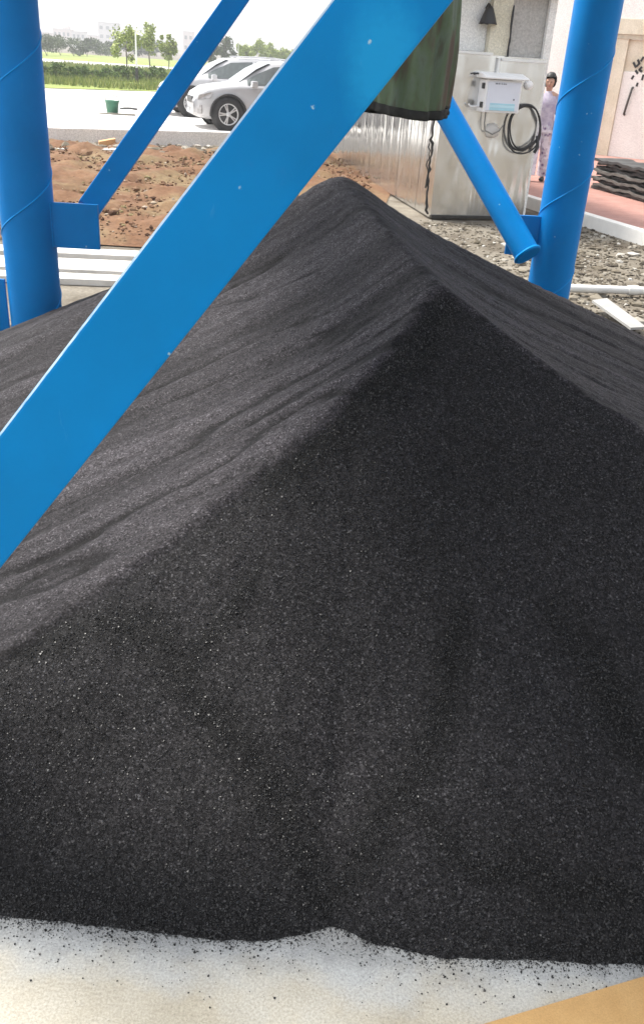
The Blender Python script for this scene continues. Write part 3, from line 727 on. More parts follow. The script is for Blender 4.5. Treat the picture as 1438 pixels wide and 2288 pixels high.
# ------------------------------------------------------------------ person beside the right column
def person():
    fp = Vector((3.02, 14.9, .12))
    look = Vector((-.35, -1, 0)).normalized(); side = Vector((look.y, -look.x, 0))        # side = her right
    def P(s, f, z): return fp + side * s + look * f + Vector((0, 0, z))
    H_ = 1.52
    V, E, R = [], [], []
    def chain(prev, pts):
        for s_, f_, z_, r_ in pts:
            V.append(P(s_ * 1.0, f_, z_ * H_)); R.append(r_)
            if prev is not None: E.append((prev, len(V) - 1))
            prev = len(V) - 1
        return prev
    pel = chain(None, [(0, 0, .53, .115)])
    waist = chain(pel, [(0, .01, .62, .095)]); chest = chain(waist, [(0, .01, .73, .115)]); nb = chain(chest, [(0, 0, .81, .075)])
    neck = chain(nb, [(0, .01, .845, .045), (0, .02, .875, .05), (0, .03, .925, .078), (0, .025, .97, .062)])
    for sg in (-1, 1):
        f0 = .16 if sg > 0 else -.12
        ank = chain(pel, [(sg * .085, 0, .49, .09), (sg * .09, f0 * .5 + .03, .28, .058), (sg * .09, f0 * .5 + .02, .18, .05), (sg * .09, f0 * .8, .05, .034), (sg * .092, f0 * .8 + .10, .02, .03), (sg * .092, f0 * .8 + .16, .018, .022)])
        wr = chain(nb, [(sg * .15, 0, .795, .05), (sg * .19, -.02, .62, .038), (sg * .20, .06, .485, .026), (sg * .20, .09, .455, .027)])
        for k in range(4):
            o = (k - 1.5) * .016; chain(wr, [(sg * .20 + o * .2, .10 + o, .43, .009), (sg * .195, .11 + o, .40 - (.006 if k in (0, 3) else 0), .008)])
        chain(wr, [(sg * .18, .125, .445, .010), (sg * .17, .13, .425, .008)])
    me = bpy.data.meshes.new('person'); me.from_pydata([tuple(p) for p in V], E, [])
    o = bpy.data.objects.new('person', me); COL.objects.link(o)
    sk = o.modifiers.new('skin', 'SKIN'); o.modifiers.new('smooth', 'SUBSURF').levels = 1
    for d_, r_ in zip(me.skin_vertices[0].data, R): d_.radius = (r_, r_)
    me.skin_vertices[0].data[0].use_root = True
    me.materials.append(plain('skin', (.50, .30, .22), .55, 0, .05))
    tag(o, 'person with black hair in lavender top and pale patterned trousers behind the right blue column', 'person')
    # hair
    def ell(c, r, cut=None):
        bm = bmesh.new(); bmesh.ops.create_uvsphere(bm, u_segments=20, v_segments=14, radius=1)
        vs = []; 
        for q in bm.verts:
            n_ = 1 + .05 * math.sin(q.co.x * 17 + q.co.z * 11) * math.cos(q.co.y * 13)
            vs.append(c + side * q.co.x * r[0] * n_ + look * q.co.y * r[1] * n_ + Vector((0, 0, q.co.z * r[2] * n_)))
        fs = [tuple(x.index for x in f_.verts) for f_ in bm.faces if cut is None or cut(f_.calc_center_median())]
        bm.free(); return vs, fs
    mb = MB(); vs, fs = ell(P(0, .012, .94 * H_), (.092, .108, .118), lambda c: c.z > .38 or (c.y < .35 and c.z > -.8)); mb.add(vs, fs, True)
    mb.build('hair', plain('black_hair', (.012, .010, .009), .5), o)
    for sg in (-1, 1):
        mb = MB(); vs, fs = ell(P(sg * .03, .105, .928 * H_), (.011, .006, .006)); mb.add(vs, fs, True); mb.build('eye', M_BLACK, o)
    mb = MB(); vs, fs = ell(P(0, .112, .908 * H_), (.011, .018, .02)); mb.add(vs, fs, True); mb.build('nose', me.materials[0], o)
    mb = MB(); vs, fs = ell(P(0, .104, .887 * H_), (.022, .006, .006)); mb.add(vs, fs, True); mb.build('mouth', plain('lips', (.40, .14, .12), .5), o)
    # clothes, slightly larger skins
    def cloth(name, mat, rings, n=24):
        mb = MB(); vs, fs = [], []
        for (s_, f_, z_, rx, ry) in rings:
            for k in range(n):
                a = 2 * math.pi * k / n; wv = 1 + .035 * math.sin(5 * a + z_ * 30)
                vs.append(P(s_ + rx * wv * math.cos(a), f_ + ry * wv * math.sin(a), z_ * H_))
        for i_ in range(len(rings) - 1):
            for k in range(n): fs.append((i_ * n + k, i_ * n + (k + 1) % n, (i_ + 1) * n + (k + 1) % n, (i_ + 1) * n + k))
        mb.add(vs, fs, True); return mb
    tm = NT('lavender_cloth'); tm.col(tm.ramp(tm.noise(14, 4), [(.35, (.36, .32, .45)), (.6, (.52, .49, .58))])).set(Roughness=.85)
    mb = cloth('top', None, [(0, 0, .50, .165, .135), (0, 0, .56, .15, .13), (0, .01, .63, .135, .115), (0, .01, .72, .16, .135), (0, 0, .79, .165, .105), (0, 0, .83, .09, .07), (0, 0, .845, .062, .06)])
    for sg in (-1, 1):
        mb.tube([P(sg * .12, 0, .80 * H_), P(sg * .165, -.005, .77 * H_), P(sg * .195, -.02, .64 * H_)], [.066, .064, .056], 14)
    mb.build('top', tm.m, o)
    pm = NT('patterned_cloth'); v_ = pm.voro(16); c_ = pm.ramp(v_.outputs['Distance'], [(.22, (.10, .09, .20)), (.34, (.42, .33, .44)), (.5, (.55, .55, .62))])
    pm.col(pm.mix(pm.ramp(pm.noise(9, 3), [(.45, 0.0), (.55, 1.0)]), c_, (.74, .72, .80))).set(Roughness=.85)
    mb = cloth('trousers', None, [(0, 0, .59, .128, .115), (0, 0, .53, .15, .135), (0, 0, .47, .165, .135)])
    for sg in (-1, 1):
        f0 = .16 if sg > 0 else -.12
        mb.tube([P(sg * .08, 0, .49 * H_), P(sg * .09, f0 * .5 + .03, .28 * H_), P(sg * .09, f0 * .6 + .01, .16 * H_), P(sg * .09, f0 * .8, .06 * H_)], [.112, .09, .088, .092], 18)
    mb.build('trousers', pm.m, o)
    for sg in (-1, 1):
        f0 = .16 if sg > 0 else -.12
        mb = MB(); vs, fs = ell(P(sg * .092, f0 * .8 + .07, .034), (.042, .125, .034)); mb.add(vs, fs, True); mb.build('shoe', M_BLACK, o)
person()

# ------------------------------------------------------------------ things on the ground near the frame
M_PALEW = plain('bleached_timber', (.62, .59, .54), .7, 0, .15, 5, .3)
ax = Vector((1, .10, 0)).normalized()
for k, (yy, x0, x1, hgt, wd_) in enumerate([(6.78, -3.9, -1.25, .05, .20), (7.05, -4.1, -1.1, .06, .18), (7.34, -3.7, -.9, .05, .22), (7.66, -4.0, -.8, .07, .24)]):
    mb = MB(); mb.obox(((x0 + x1) / 2, yy + .05, hgt / 2 - .018), ax * (x1 - x0) / 2, Vector((-ax.y, ax.x, 0)) * wd_ / 2, (0, 0, hgt / 2), .005)
    tag(mb.build('timber_board', M_PALEW, None), 'long whitish board lying on the ground behind the left blue column', 'board', 'whitish boards behind the left column')
pa, pb = gp(1150, 640, .04), gp(1600, 655, .04)
mb = MB(); mb.tube([pa, pb], .034, 16); mb.tube([pa + (pb - pa) * .55, pa + (pb - pa) * .60], .041, 16)
tag(mb.build('pipe', plain('white_pipe', (.68, .67, .64), .45, 0, .06), None), 'long white plastic pipe lying on the dirt to the right of the right blue column', 'pipe')
q = [gp(1318, 690, .0), gp(1350, 688, .0), gp(1440, 742, .0), gp(1405, 744, .0)]
mb = MB(); lift = [.05, .06, .02, .02]
mb.slab(*[p + Vector((0, 0, l_ + .02)) for p, l_ in zip(q, lift)], (0, 0, 1), .018)
tag(mb.build('scrap_sheet', plain('pale_grey_sheet', (.33, .325, .31), .5, 0, .12, 6), None), 'pale grey scrap sheet lying at the right foot of the heap', 'sheet')
# tan board at the near right corner
o0, o1 = gp(1085, 2290), gp(1445, 2183)
od = (o1 - o0).normalized(); on_ = Vector((od.y, -od.x, 0)); on_ = on_ if on_.y < 0 else -on_
mb = MB(); mb.slab(*[p + Vector((0, 0, .006)) for p in (o0 - od * .25, o1 + od * .7, o1 + od * .7 + on_ * .9, o0 - od * .25 + on_ * .9)], (0, 0, 1), .006)
tm = NT('tan_board'); c_ = tm.ramp(tm.noise(9, 6, .65), [(.3, (.43, .25, .09)), (.7, (.53, .325, .13))])
c_ = tm.mix(1.0, c_, tm.ramp(tm.noise(300, 3, .7), [(.25, .82), (.75, 1.14)]), 'MULTIPLY'); tm.col(c_).set(Roughness=.7); tm.bump(tm.noise(200, 3), .25, .002)
tag(mb.build('tan_board', tm.m, None), 'thin tan board lying on the concrete at the near right corner', 'board')

# rubble: broken stones, clods and scraps
def stones(name, mat, pts, sizes, flat=.6):
    n_ = len(pts); bm = bmesh.new(); bmesh.ops.create_icosphere(bm, subdivisions=1, radius=1)
    B = np.array([v_.co[:] for v_ in bm.verts]); bm.verts.index_update(); Fc = np.array([[x.index for x in f_.verts] for f_ in bm.faces]); bm.free()
    jit = rng.uniform(.55, 1.25, (n_, len(B), 1)); sc = np.stack([rng.uniform(.7, 1.4, n_), rng.uniform(.7, 1.4, n_), np.full(n_, flat)], -1)
    an = rng.uniform(0, 6.28, n_); V_ = B[None] * jit * sc[:, None, :] * sizes[:, None, None]
    xx = V_[..., 0] * np.cos(an)[:, None] - V_[..., 1] * np.sin(an)[:, None]; yy = V_[..., 0] * np.sin(an)[:, None] + V_[..., 1] * np.cos(an)[:, None]
    V_ = np.stack([xx, yy, V_[..., 2]], -1) + pts[:, None, :]
    return np_mesh(name, V_.reshape(-1, 3), (Fc[None] + (np.arange(n_) * len(B))[:, None, None]).reshape(-1, 3), mat)
def island_mat(name, stops, rough=.85):
    q_ = NT(name); g_ = q_.n('ShaderNodeNewGeometry'); q_.col(q_.ramp(g_.outputs['Random Per Island'], stops)).set(Roughness=rough); q_.b.inputs['Specular IOR Level'].default_value = .2; return q_.m
M_RUB = island_mat('mixed_rubble', [(0, (.05, .042, .033)), (.5, (.13, .11, .08)), (.8, (.21, .185, .145)), (.95, (.32, .295, .25)), (1, (.50, .48, .44))])
M_CLOD = island_mat('soil_clods', [(0, (.07, .035, .02)), (.4, (.15, .08, .045)), (.75, (.22, .135, .08)), (.9, (.21, .17, .08)), (1, (.40, .33, .27))])
n = 5200
p_ = np.stack([rng.uniform(1.9, 5.0, n), rng.uniform(6.2, 11.8, n), np.full(n, -.015)], -1); p_ = p_[p_[:, 0] < 3.1 + (11.6 - p_[:, 1]) * .33]
kind(tag(stones('rubble', M_RUB, p_, rng.lognormal(-4.35, .6, len(p_))), 'broken stones and scraps strewn over the dirt right of the right blue column', 'rubble'), 'stuff')
n = 1500
p_ = np.stack([rng.uniform(.9, 2.6, n), rng.uniform(7.5, 11.1, n), np.full(n, -.018)], -1)
kind(tag(stones('rubble', M_RUB, p_, rng.lognormal(-4.3, .5, n)), 'pale gravel strewn in front of the steel clad building', 'rubble'), 'stuff')
n = 8000
u_ = rng.random(n); v_ = rng.random(n)
p_ = np.stack([-8.4 + 8.8 * u_, 8.3 + 8.6 * v_, np.full(n, .075)], -1); p_ = p_[p_[:, 1] < 16.3 + .2 * (p_[:, 0] + 8)]
kind(tag(stones('soil_clods', M_CLOD, p_, rng.lognormal(-4.25, .5, len(p_)), .7), 'clods and stones strewn over the reddish bare soil', 'clods'), 'stuff')
n = 900
p_ = np.stack([rng.uniform(-7.5, .4, n), np.zeros(n), np.full(n, .06)], -1); p_[:, 1] = 16.05 + .40 * (p_[:, 0] + 5.2) + rng.normal(0, .32, n)
kind(tag(stones('rubble', M_RUB, p_, rng.lognormal(-3.2, .55, n), .5), 'whitish broken rubble strewn along the foot of the low kerb wall', 'rubble'), 'stuff')
# kerb wall of concrete blocks
M_KERB = ground_mat('kerb_concrete', (.72, .69, .66), (.84, .82, .79), 2.5, 40, .3)
path = [Vector((-9.4, 15.2, 0)), Vector((-5.2, 17.05, 0)), Vector((-2.9, 18.25, 0)), Vector((6, 22.9, 0))]
kroot = None; kn_ = 0
for a, b in zip(path[:-1], path[1:]):
    t = (b - a).normalized(); s_ = Vector((-t.y, t.x, 0)); L = (b - a).length; c_ = max(1, round(L / .98)); st_ = L / c_
    for k in range(c_):
        mid_ = a + t * st_ * (k + .5); rz = math.atan2(t.y, t.x) + random.uniform(-.012, .012)
        if kroot is None:
            mb = MB(); mb.box((0, 0, .125), (.97, .16, .30), .012); kroot = mb.build('kerb_block', M_KERB, None)
            tag(kroot, 'grey concrete kerb block in the low wall between the red soil and the parking lot', 'kerb block', 'kerb blocks along the parking lot'); o = kroot
        else: o = dup(kroot, mid_, rz)
        o.location = mid_ - s_ * .09; o.rotation_euler = (0, 0, rz)
# scraps at the wall
mb = MB(); c0 = gp(240, 327, .05); mb.obox(c0 + Vector((0, 0, .03)), Vector((.14, .03, .03)), Vector((-.03, .1, .0)), (0, 0, .08), .01)
tag(mb.build('brick', plain('orange_brick', (.55, .30, .13), .8, 0, .2), None), 'single orange brick lying at the foot of the kerb wall', 'brick')
mb = MB(); c0 = gp(185, 334, .05); mb.obox(c0, Vector((.62, .1, .02)), Vector((-.02, .14, 0)), (0, 0, .02), .004)
tag(mb.build('pale_plank', M_PALEW, None), 'short white plank lying among the rubble left of the orange brick', 'plank')

# green bucket and shovel on the lot
bk = gp(252, 255, .25)
bu = thing('bucket', 'small dark green bucket standing on the bright parking lot', 'bucket', bk)
mb = MB(); mb.lathe(bk, [(0, .002), (.12, .0), (.155, .26), (.165, .262), (.165, .285), (.15, .285), (.118, .02), (0, .02)], 24); mb.build('pail', plain('green_plastic', (.045, .16, .10), .45, 0, .15), bu)
mb = MB(); mb.tube([bk + Vector((.16 * math.cos(a), .03, .27 + .12 * math.sin(a))) for a in [math.pi * k / 14 for k in range(15)]], .008, 6); mb.build('handle', M_DARKM, bu)
sv_ = thing('shovel', 'dark shovel lying on the bright parking lot beside the green bucket', 'shovel', bk + Vector((.4, 0, 0)))
mb = MB(); mb.tube([bk + Vector((-.25, -.22, .02)), bk + Vector((.55, -.18, .03))], .016, 8); mb.build('shaft', plain('old_wood', (.22, .20, .16), .7), sv_)
mb = MB(); vs = []
for ii in range(7):
    for jj in range(5):
        x = ii / 6; y = (jj - 2) / 2; wd_ = .13 * (1 - .35 * max(0, x - .6) / .4)
        vs.append(bk + Vector((.20 + .36 * x, -.02 + wd_ * y, .13 + .02 * y * y + .05 * x * (1 - x))))
mb.add(vs, [(ii * 5 + jj, (ii + 1) * 5 + jj, (ii + 1) * 5 + jj + 1, ii * 5 + jj + 1) for ii in range(6) for jj in range(4)], True)
bl = mb.build('blade', M_DARKM, sv_); bl.modifiers.new('thick', 'SOLIDIFY').thickness = .02

# ------------------------------------------------------------------ cars
M_CARW = plain('white_car_paint', (.44, .44, .455), .22, 0, .02); M_CARW.node_tree.nodes['Principled BSDF'].inputs['Coat Weight'].default_value = .6
M_GLASS = plain('car_glass', (.16, .18, .18), .06, 0, .1)
M_TYRE = plain('tyre', (.02, .02, .021), .75, 0, .2); M_RIM = plain('alloy', (.62, .62, .63), .3, .7, .05)
M_LAMP = plain('lamp_glass', (.34, .33, .33), .12, .2, .3, 14)
M_TRIM = plain('black_trim', (.02, .02, .021), .55)
# x, z of belt, half width belt, z of roof, half width roof, z of sill
ST_ = [(-2.16, .78, .66, .80, .55, .42), (-2.10, .92, .80, .98, .66, .34), (-1.95, 1.0, .87, 1.30, .62, .25), (-1.6, 1.0, .90, 1.45, .62, .22), (-1.0, .98, .905, 1.505, .63, .20), (-.3, .965, .905, 1.515, .635, .19),
       (.30, .955, .905, 1.47, .62, .19), (.75, .95, .90, 1.27, .62, .19), (1.12, .94, .90, 1.02, .70, .20), (1.5, .90, .885, .955, .66, .21), (1.85, .83, .84, .885, .58, .22), (2.05, .73, .74, .77, .5, .25), (2.15, .58, .6, .60, .42, .30)]
def car_ring(s_):
    x, zb, wb_, zr, wr_, zs = s_
    return [(x, 0, zs), (x, wb_ * .82, zs), (x, wb_ * .97, zs + .08), (x, wb_ * 1.0, (zs + zb) * .5), (x, wb_ * .985, zb - .06), (x, wb_ * .955, zb), (x, wb_ * .93 * .98 + 0, zb + .015),
            (x, wr_ * 1.04, zr - .05 if zr - zb > .12 else zb + (zr - zb) * .8), (x, wr_ * .92, zr - .01 if zr - zb > .12 else zr - .004), (x, wr_ * .5, zr + .004), (x, 0, zr + .008)]
def make_car():
    root = thing('car', '', 'car')
    mb = MB(); rings = [car_ring(s_) for s_ in ST_]; k_ = len(rings[0]); vs, fs = [], []
    for r_ in rings:
        full = r_ + [(x, -y, z) for x, y, z in r_[-2:0:-1]]; vs += full
    m_ = len(full)
    for i_ in range(len(rings) - 1):
        for j in range(m_): fs.append((i_ * m_ + j, i_ * m_ + (j + 1) % m_, (i_ + 1) * m_ + (j + 1) % m_, (i_ + 1) * m_ + j))
    fs += [tuple(range(m_)), tuple(range((len(rings)) * m_ - 1, (len(rings) - 1) * m_ - 1, -1))]
    mb.add(vs, fs, True); body_ = mb.build('body', M_CARW, root)
    def lerp(a, b, t): return tuple(p + (q_ - p) * t for p, q_ in zip(a, b))
    def stat(x):
        for a, b in zip(ST_[:-1], ST_[1:]):
            if a[0] <= x <= b[0]: return lerp(a, b, (x - a[0]) / (b[0] - a[0]))
    def side_pt(x, t, sg, off=.006):
        r_ = car_ring(stat(x)); p, q_ = Vector(r_[6]), Vector(r_[7]); o_ = p + (q_ - p) * t; return Vector((o_.x, (o_.y + off) * sg, o_.z + off * .4))
    for sg in (-1, 1):
        for xa, xb, ta, tb, nm in ((-1.75, -1.30, .1, .85, 'quarter_window'), (-1.22, -.38, .08, .9, 'side_window'), (-.30, .92, .06, .9, 'side_window')):
            mb = MB(); N_ = 10; vs = []
            for ii in range(N_ + 1):
                x = xa + (xb - xa) * ii / N_; top_ = tb
                if nm == 'side_window' and xb > .8: top_ = tb if x < .2 else tb - .1 * (x - .2)
                vs += [side_pt(x, ta, sg), side_pt(x, top_, sg)]
            mb.add(vs, [(2 * ii, 2 * ii + 2, 2 * ii + 3, 2 * ii + 1) if sg < 0 else (2 * ii + 1, 2 * ii + 3, 2 * ii + 2, 2 * ii) for ii in range(N_)]); mb.build(nm, M_GLASS, body_)
        mb = MB(); r_ = car_ring(stat(.85)); mb.obox((.80, sg * .98, 1.0), (.07, 0, 0), (0, .10, 0), (0, 0, .07), .03); mb.build('mirror', M_CARW, root)
        mb = MB(); mb.add([(1.72, sg * .885, .80), (2.04, sg * .775, .72), (2.07, sg * .755, .61), (1.80, sg * .875, .66)], [(0, 1, 2, 3) if sg > 0 else (3, 2, 1, 0)]); mb.build('headlight', M_LAMP, root)
        mb = MB(); mb.obox((2.02, sg * .73, .42), (.05, sg * -.05, 0), (.01, .02, 0), (0, 0, .09), .01); mb.build('fog_lamp', M_LAMP, root)
        mb = MB(); mb.obox((.05, sg * .912, .86), (.10, 0, 0), (0, .012, 0), (0, 0, .014), .005); mb.build('door_handle', M_CARW, root)
        mb = MB(); mb.obox((0, sg * .90, .25), (.95, 0, 0), (0, .022, 0), (0, 0, .05), .01); mb.build('sill_trim', M_TRIM, root)
        for wx_ in (-1.30, 1.38):
            mb = MB(); mb.lathe((wx_, sg * .80, .345), [(0, .108), (.40, .108), (.405, .06)], 32, (0, sg, 0)); mb.build('wheel_arch', M_TRIM, root)
            mb = MB(); pts = [(wx_ + .41 * math.cos(a), sg * .905, .345 + .41 * math.sin(a)) for a in [math.radians(d_) for d_ in range(-8, 190, 9)]]; mb.tube(pts, .028, 8); mb.build('arch_trim', M_TRIM, root)
            wh = thing('wheel', '', '', (wx_, sg * .84, .345)); del wh['label']; del wh['category']; wh.parent = root
            mb = MB(); mb.lathe((0, 0, 0), [(.225, .09), (.245, .105), (.30, .108), (.335, .09), (.345, .04), (.345, -.06), (.30, -.1)], 36, (0, sg, 0)); ty = mb.build('tyre', M_TYRE); ty.parent = wh
            mb = MB(); mb.lathe((0, 0, 0), [(.228, .09), (.22, .075), (.20, .06), (.195, .0), (0, .0)], 36, (0, sg, 0))
            rd = mb.build('rim_well', M_TYRE); rd.parent = wh
            mb = MB(); mb.lathe((0, 0, 0), [(.205, .07), (.215, .094), (.232, .096), (.236, .08)], 36, (0, sg, 0)); mb.lathe((0, 0, 0), [(0, .088), (.05, .086), (.06, .06)], 20, (0, sg, 0))
            for k in range(5):
                for dq in (-.13, .13):
                    a = 2 * math.pi * k / 5 + dq; u_ = Vector((math.cos(a), 0, math.sin(a))); b_ = Vector((-math.sin(a), 0, math.cos(a)))
                    mb.obox(u_ * .135 + Vector((0, sg * .074, 0)), u_ * .085, b_ * .014, Vector((0, sg * .012, 0)), .003)
            rm = mb.build('rim', M_RIM); rm.parent = wh
    mb = MB(); N_ = 8; vs = []
    for ii in range(N_ + 1):
        y = -1 + 2 * ii / N_; vs += [(1.10, .70 * y, 1.035), (.70, .66 * y, 1.33 - .02 * y * y), (.36, .60 * y, 1.475 - .01 * y * y)]
    mb.add(vs, [(3 * ii + j, 3 * ii + 3 + j, 3 * ii + 4 + j, 3 * ii + 1 + j) for ii in range(N_) for j in range(2)]); ws = mb.build('windscreen', M_GLASS, body_)
    mb = MB(); mb.obox((2.13, 0, .60), (.022, 0, 0), (0, .38, 0), (0, 0, .07), .01); mb.obox((2.12, 0, .40), (.03, 0, 0), (0, .5, 0), (0, 0, .05), .01); mb.build('grille', M_TRIM, root)
    for sg in (-1, 1):
        mb = MB(); mb.tube([(-1.5, sg * .56, 1.50), (-.9, sg * .585, 1.545), (.1, sg * .58, 1.52)], .016, 8); mb.build('roof_rail', M_RIM, root)
    return root
car = make_car()
yaw = math.atan2(-.30, -.955); sc_ = .86
def car_at(o, contact):          # put the near front tyre on a ground point
    hx = Vector((math.cos(yaw), math.sin(yaw), 0)); sd_ = Vector((-math.sin(yaw), math.cos(yaw), 0))
    o.location = Vector(contact) - (hx * 1.38 + sd_ * .90) * sc_; o.rotation_euler = (0, 0, yaw); o.scale = (sc_,) * 3; bpy.context.view_layer.update()
car2 = None
def dup3(root):
    r = root.copy(); COL.objects.link(r)
    for ch in list(root.children):
        c = ch.copy(); COL.objects.link(c); c.parent = r
        for g in list(ch.children): q_ = g.copy(); COL.objects.link(q_); q_.parent = c
    return r
car2 = dup3(car)
car_at(car, (-2.37, 19.12, .25)); car_at(car2, (-3.62, 22.4, .25))
car['label'] = 'white car nearest the kerb wall, its front wheel in full view between the blue braces'; car['group'] = 'parked white cars'
car2['label'] = 'white car parked behind the other, mostly hidden, its roof and nose showing'; car2['group'] = 'parked white cars'

# ------------------------------------------------------------------ green field, bushes, trees, posts, far houses
M_GRASSG = ground_mat('grass_ground', (.16, .22, .05), (.30, .34, .10), .6, 12, .5)
sheet('field', [(-60, 36), (-10.2, 31.2), (-6.5, 34.6), (4, 44), (20, 60), (60, 130), (-120, 130), (-140, 60)], .27, M_GRASSG)
def blades(name, lab, pts, h, mat):
    n_ = len(pts); a = rng.uniform(0, 6.28, n_); hh_ = h * rng.uniform(.5, 1.3, n_); wv = .018 * rng.uniform(.6, 1.5, n_) * pts[:, 1] / 35
    dx = np.stack([np.cos(a), np.sin(a), np.zeros(n_)], -1) * wv[:, None]; ln = np.stack([rng.normal(0, .25, n_) * hh_, rng.normal(0, .25, n_) * hh_, hh_], -1)
    V_ = np.stack([pts - dx, pts + dx, pts + ln], 1).reshape(-1, 3)
    o = np_mesh(name, V_, np.arange(n_ * 3).reshape(-1, 3), mat); return kind(tag(o, lab, 'grass'), 'stuff')
n = 52000
p_ = np.stack([rng.uniform(-24, 2, n), 32 + 34 * rng.random(n) ** 1.4, np.full(n, .26)], -1); p_ = p_[(p_[:, 1] > 33.3 + .75 * (p_[:, 0] + 9)) & (vnoise(p_[:, 0] * .35, p_[:, 1] * .25, 5) > -.22)]
blades('grass', 'unmown yellow green grass on the field beyond the parking lot', p_, .26, island_mat('grass_blade', [(0, (.10, .15, .03)), (.5, (.20, .25, .06)), (1, (.36, .36, .12))], .7))
sheet('far_road', [(-160, 70), (60, 66), (60, 76), (-160, 82)], .32, M_LOT)
def leaf_mat(name, a, b, c_):
    return island_mat(name, [(0, a), (.5, b), (1, c_)], .6)
M_LEAF = leaf_mat('bush_leaf', (.045, .09, .018), (.10, .17, .035), (.17, .24, .06))
M_LEAFY = leaf_mat('young_leaf', (.17, .23, .05), (.30, .36, .09), (.42, .46, .15))
M_LEAFD = leaf_mat('dull_leaf', (.05, .075, .04), (.09, .12, .065), (.14, .17, .10))
M_BARK = plain('bark', (.13, .105, .085), .9, 0, .3, 20)
def leaves(name, c, r, n_, size, mat, parent, clumps=9, upright=False):
    cs = rng.normal(size=(clumps, 3)); cs /= np.linalg.norm(cs, axis=1)[:, None]; cs = cs * rng.uniform(.3, .95, (clumps, 1)) * np.array(r); cr_ = rng.uniform(.2, .5, clumps)
    k = rng.integers(0, clumps, n_); d_ = rng.normal(size=(n_, 3)); d_ /= np.linalg.norm(d_, axis=1)[:, None]
    p = cs[k] + d_ * (rng.random((n_, 1)) ** .5) * cr_[k][:, None] * np.array(r)
    p[:, 2] = np.maximum(p[:, 2], -r[2] * .97)
    a = rng.normal(size=(n_, 3)); a /= np.linalg.norm(a, axis=1)[:, None]; b = np.cross(a, rng.normal(size=(n_, 3))); b /= np.linalg.norm(b, axis=1)[:, None]
    s_ = size * rng.uniform(.6, 1.4, (n_, 1)); p = p + np.array(c)
    V_ = np.stack([p - a * s_, p + b * s_ * .5, p + a * s_, p - b * s_ * .5], 1).reshape(-1, 3)
    return np_mesh(name, V_, np.arange(n_ * 4).reshape(-1, 4), mat, parent)
def bush(u, v, z, h, wd_, lab, mat, grp, n_=800, y=None):
    c = gp(u, v, z); r = thing('bush', lab, 'bush', c, grp)
    leaves('foliage', (c.x, c.y, z + h * .5), (wd_, wd_ * .7, h * .5), n_, .022 * c.y / 18, mat, r)
    mb = MB()
    for k in range(4): mb.tube([(c.x + .02 * k, c.y, z - .02), (c.x + random.uniform(-.3, .3) * wd_, c.y + random.uniform(-.2, .2) * wd_, z + h * .55)], [.018, .008], 5)
    mb.build('stem', M_BARK, r); return r
def tree(u, v, z, h, cw, ch, lab, mat, grp, n_=900, lean=0):
    c = gp(u, v, z); r = thing('tree', lab, 'tree', c, grp); mb = MB(); tr = .018 * h
    tp = [(c.x + lean * t * h + .02 * h * math.sin(4 * t + u), c.y, z + h * .9 * t) for t in (0, .25, .5, .75, 1)]
    mb.tube(tp, [tr, tr * .85, tr * .65, tr * .4, tr * .15], 8)
    for k in range(7):
        t = .4 + .07 * k; a = random.uniform(0, 6.28); b0_ = Vector(tp[2]).lerp(Vector(tp[4]), (t - .5) * 2) if t > .5 else Vector(tp[1]).lerp(Vector(tp[2]), (t - .25) * 4)
        mb.tube([b0_, b0_ + Vector((math.cos(a) * cw * .7, math.sin(a) * cw * .7, ch * .25))], [tr * .35, tr * .1], 5)
    mb.build('trunk', M_BARK, r)
    leaves('crown', (c.x + lean * h * .8, c.y, z + h - ch * .5), (cw, cw * .8, ch * .5), int(n_ * 1.7), .026 * c.y / 18, mat, r, 17); return r
for k, (u, v) in enumerate([(102, 178), (128, 180), (155, 181), (184, 180), (213, 182), (243, 180), (272, 181), (300, 183), (330, 182), (352, 183)]):
    bush(u, v, .27, .50 + .18 * random.random(), .46 + .1 * random.random(), 'low green bush in the hedge row along the far side of the parking lot', M_LEAF, 'low green bushes beyond the parking lot')
for k, (u, v) in enumerate([(105, 124), (135, 123), (165, 124), (195, 125), (225, 124), (255, 125), (285, 126), (318, 126), (350, 127)]):
    bush(u, v, .3, 1.6 + 1.2 * random.random(), 2.3, 'dull grey green bush on the far bank below the houses', M_LEAFD, 'dull bushes on the far bank', 1100)
for k, (u, v, h, cw, ch, m_) in enumerate([(283, 168, 2.35, .85, 1.75, M_LEAFY), (336, 158, 2.75, .62, 2.0, M_LEAFY), (377, 160, 2.2, .75, 1.55, M_LEAFY)]):
    tree(u, v, .27, h, cw, ch, ['young yellow green tree just left of the white post, grey block behind it', 'young yellow green tree just right of the white post, tallest of its row', 'young yellow green tree beside the upper edge of the left thin blue brace'][k], m_, 'young trees on the field')
for k, (u, v, h, cw, ch, m_) in enumerate([(472, 150, 2.2, 1.0, 1.9, M_LEAFD), (500, 150, 2.7, 1.2, 2.3, M_LEAFD), (548, 152, 2.4, 1.0, 1.9, M_LEAFY), (578, 152, 2.7, .95, 2.2, M_LEAFY), (606, 153, 2.4, .95, 1.9, M_LEAFY), (632, 154, 2.3, .85, 1.8, M_LEAFY), (660, 155, 2.2, .9, 1.7, M_LEAFY)]):
    tree(u, v, .27, h, cw, ch, 'dull green bushy tree behind the white cars' if k < 2 else 'yellow green young tree in the row beyond the white cars', m_, 'trees beyond the white cars', 700)
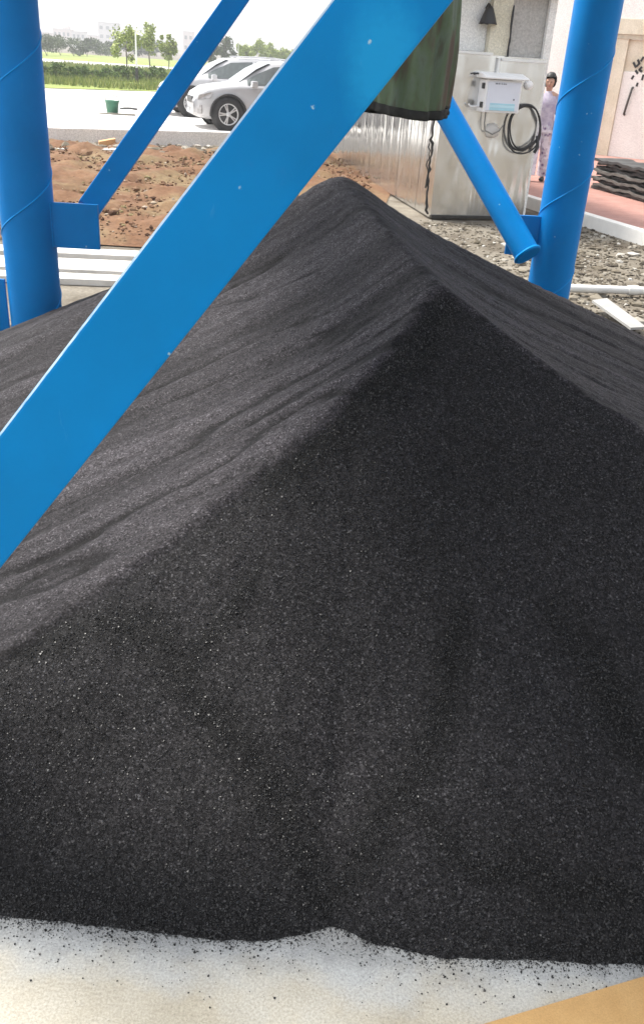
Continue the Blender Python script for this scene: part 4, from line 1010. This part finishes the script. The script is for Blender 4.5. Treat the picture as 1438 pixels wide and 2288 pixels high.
def post(u, v, z, vt, r, lab):
    c = gp(u, v, z); tp = on_plane(u + 1, vt, c, Vector((c.x, c.y, 0)).normalized()); o = thing('lamp_post', lab, 'lamp post', c, 'white lamp posts')
    mb = MB(); mb.tube([c, Vector((c.x, c.y, tp.z))], [r, r * .7], 10); mb.build('pole', M_ENAM, o)
    mb = MB(); mb.tube([Vector((c.x, c.y, c.z)), Vector((c.x, c.y, c.z + (tp.z - c.z) * .33))], r * 1.5, 10); mb.build('base', M_DARKM, o)
    mb = MB(); mb.obox(Vector((c.x + r * 3, c.y, tp.z)), (r * 5, 0, 0), (0, r * 1.6, 0), (0, 0, r * .8), r * .3); mb.build('lamp_head', M_ENAM, o)
post(307, 193, .27, 66, .040, 'white lamp post between the two young trees on the left')
post(532, 152, .27, 92, .045, 'white lamp post among the trees beyond the white cars')
M_H1 = plain('house_wall', (.56, .54, .53), .8, 0, .08, 1); M_H2 = plain('house_wall_pink', (.62, .55, .53), .8, 0, .08, 1); M_WIN = plain('window_dark', (.16, .17, .18), .3, 0, .2)
def house(u0, u1, vt, dist, lab, mat, nx, nz, step=None):
    b0_ = at(u0, 110, dist); b1_ = at(u1, 110, dist); zt_ = at((u0 + u1) / 2, vt, dist).z; wd_ = (b1_ - b0_).length; c = Vector(((b0_.x + b1_.x) / 2, b0_.y, -.02))
    r = thing('house', lab, 'house', c, 'far houses'); Hh_ = zt_ + .02
    mb = MB(); mb.box(c + Vector((0, wd_ * .4, Hh_ / 2)), (wd_, wd_ * .8, Hh_)); mb.build('wall', mat, r)
    mb = MB(); mb.box(c + Vector((0, wd_ * .4, Hh_ + .12)), (wd_ * 1.05, wd_ * .86, .22)); rf = mb.build('roof', M_H1, r)
    if step: mb = MB(); mb.box(c + Vector((wd_ * .2, wd_ * .4, Hh_ + .23 + step / 2)), (wd_ * .35, wd_ * .4, step)); mb.build('stair_tower', mat, rf)
    for a in range(nx):
        for b in range(nz):
            mb = MB(); x = c.x - wd_ / 2 + wd_ * (a + .5) / nx; z = Hh_ - (b + .55) * min(3.0, Hh_ / max(nz, 1)); mb.box((x, c.y - .02, z), (wd_ / nx * .5, .08, 1.1)); mb.build('window', M_WIN, r)
house(222, 264, 52, 320, 'tall grey block with dark windows, highest of the far houses', M_H1, 3, 3)
house(122, 160, 66, 300, 'pale pink house with a stair tower on its roof', M_H2, 4, 2, .9)
house(163, 192, 72, 290, 'pale low house between the pink house and the tall grey block', M_H1, 3, 2)
house(94, 118, 74, 280, 'pale house at the far left beside the left blue column', M_H2, 2, 2)
house(410, 432, 72, 300, 'small pale house behind the left thin blue brace', M_H2, 2, 2)
house(193, 218, 80, 305, 'lowest pale house touching the tall grey block', M_H2, 3, 1)

# ------------------------------------------------------------------ thin bright haze over the plain
hz_m = bpy.data.materials.new('haze'); hz_m.use_nodes = True; hn = hz_m.node_tree; hn.nodes.clear()
ho = hn.nodes.new('ShaderNodeOutputMaterial'); hv = hn.nodes.new('ShaderNodeVolumePrincipled')
hv.inputs['Color'].default_value = (.96, .97, 1, 1); hv.inputs['Density'].default_value = .0017; hv.inputs['Anisotropy'].default_value = .2
hn.links.new(hv.outputs[0], ho.inputs['Volume'])
mb = MB(); mb.box((0, 180, 9.5), (760, 430, 21.2)); kind(mb.build('haze', hz_m, None), 'stuff')
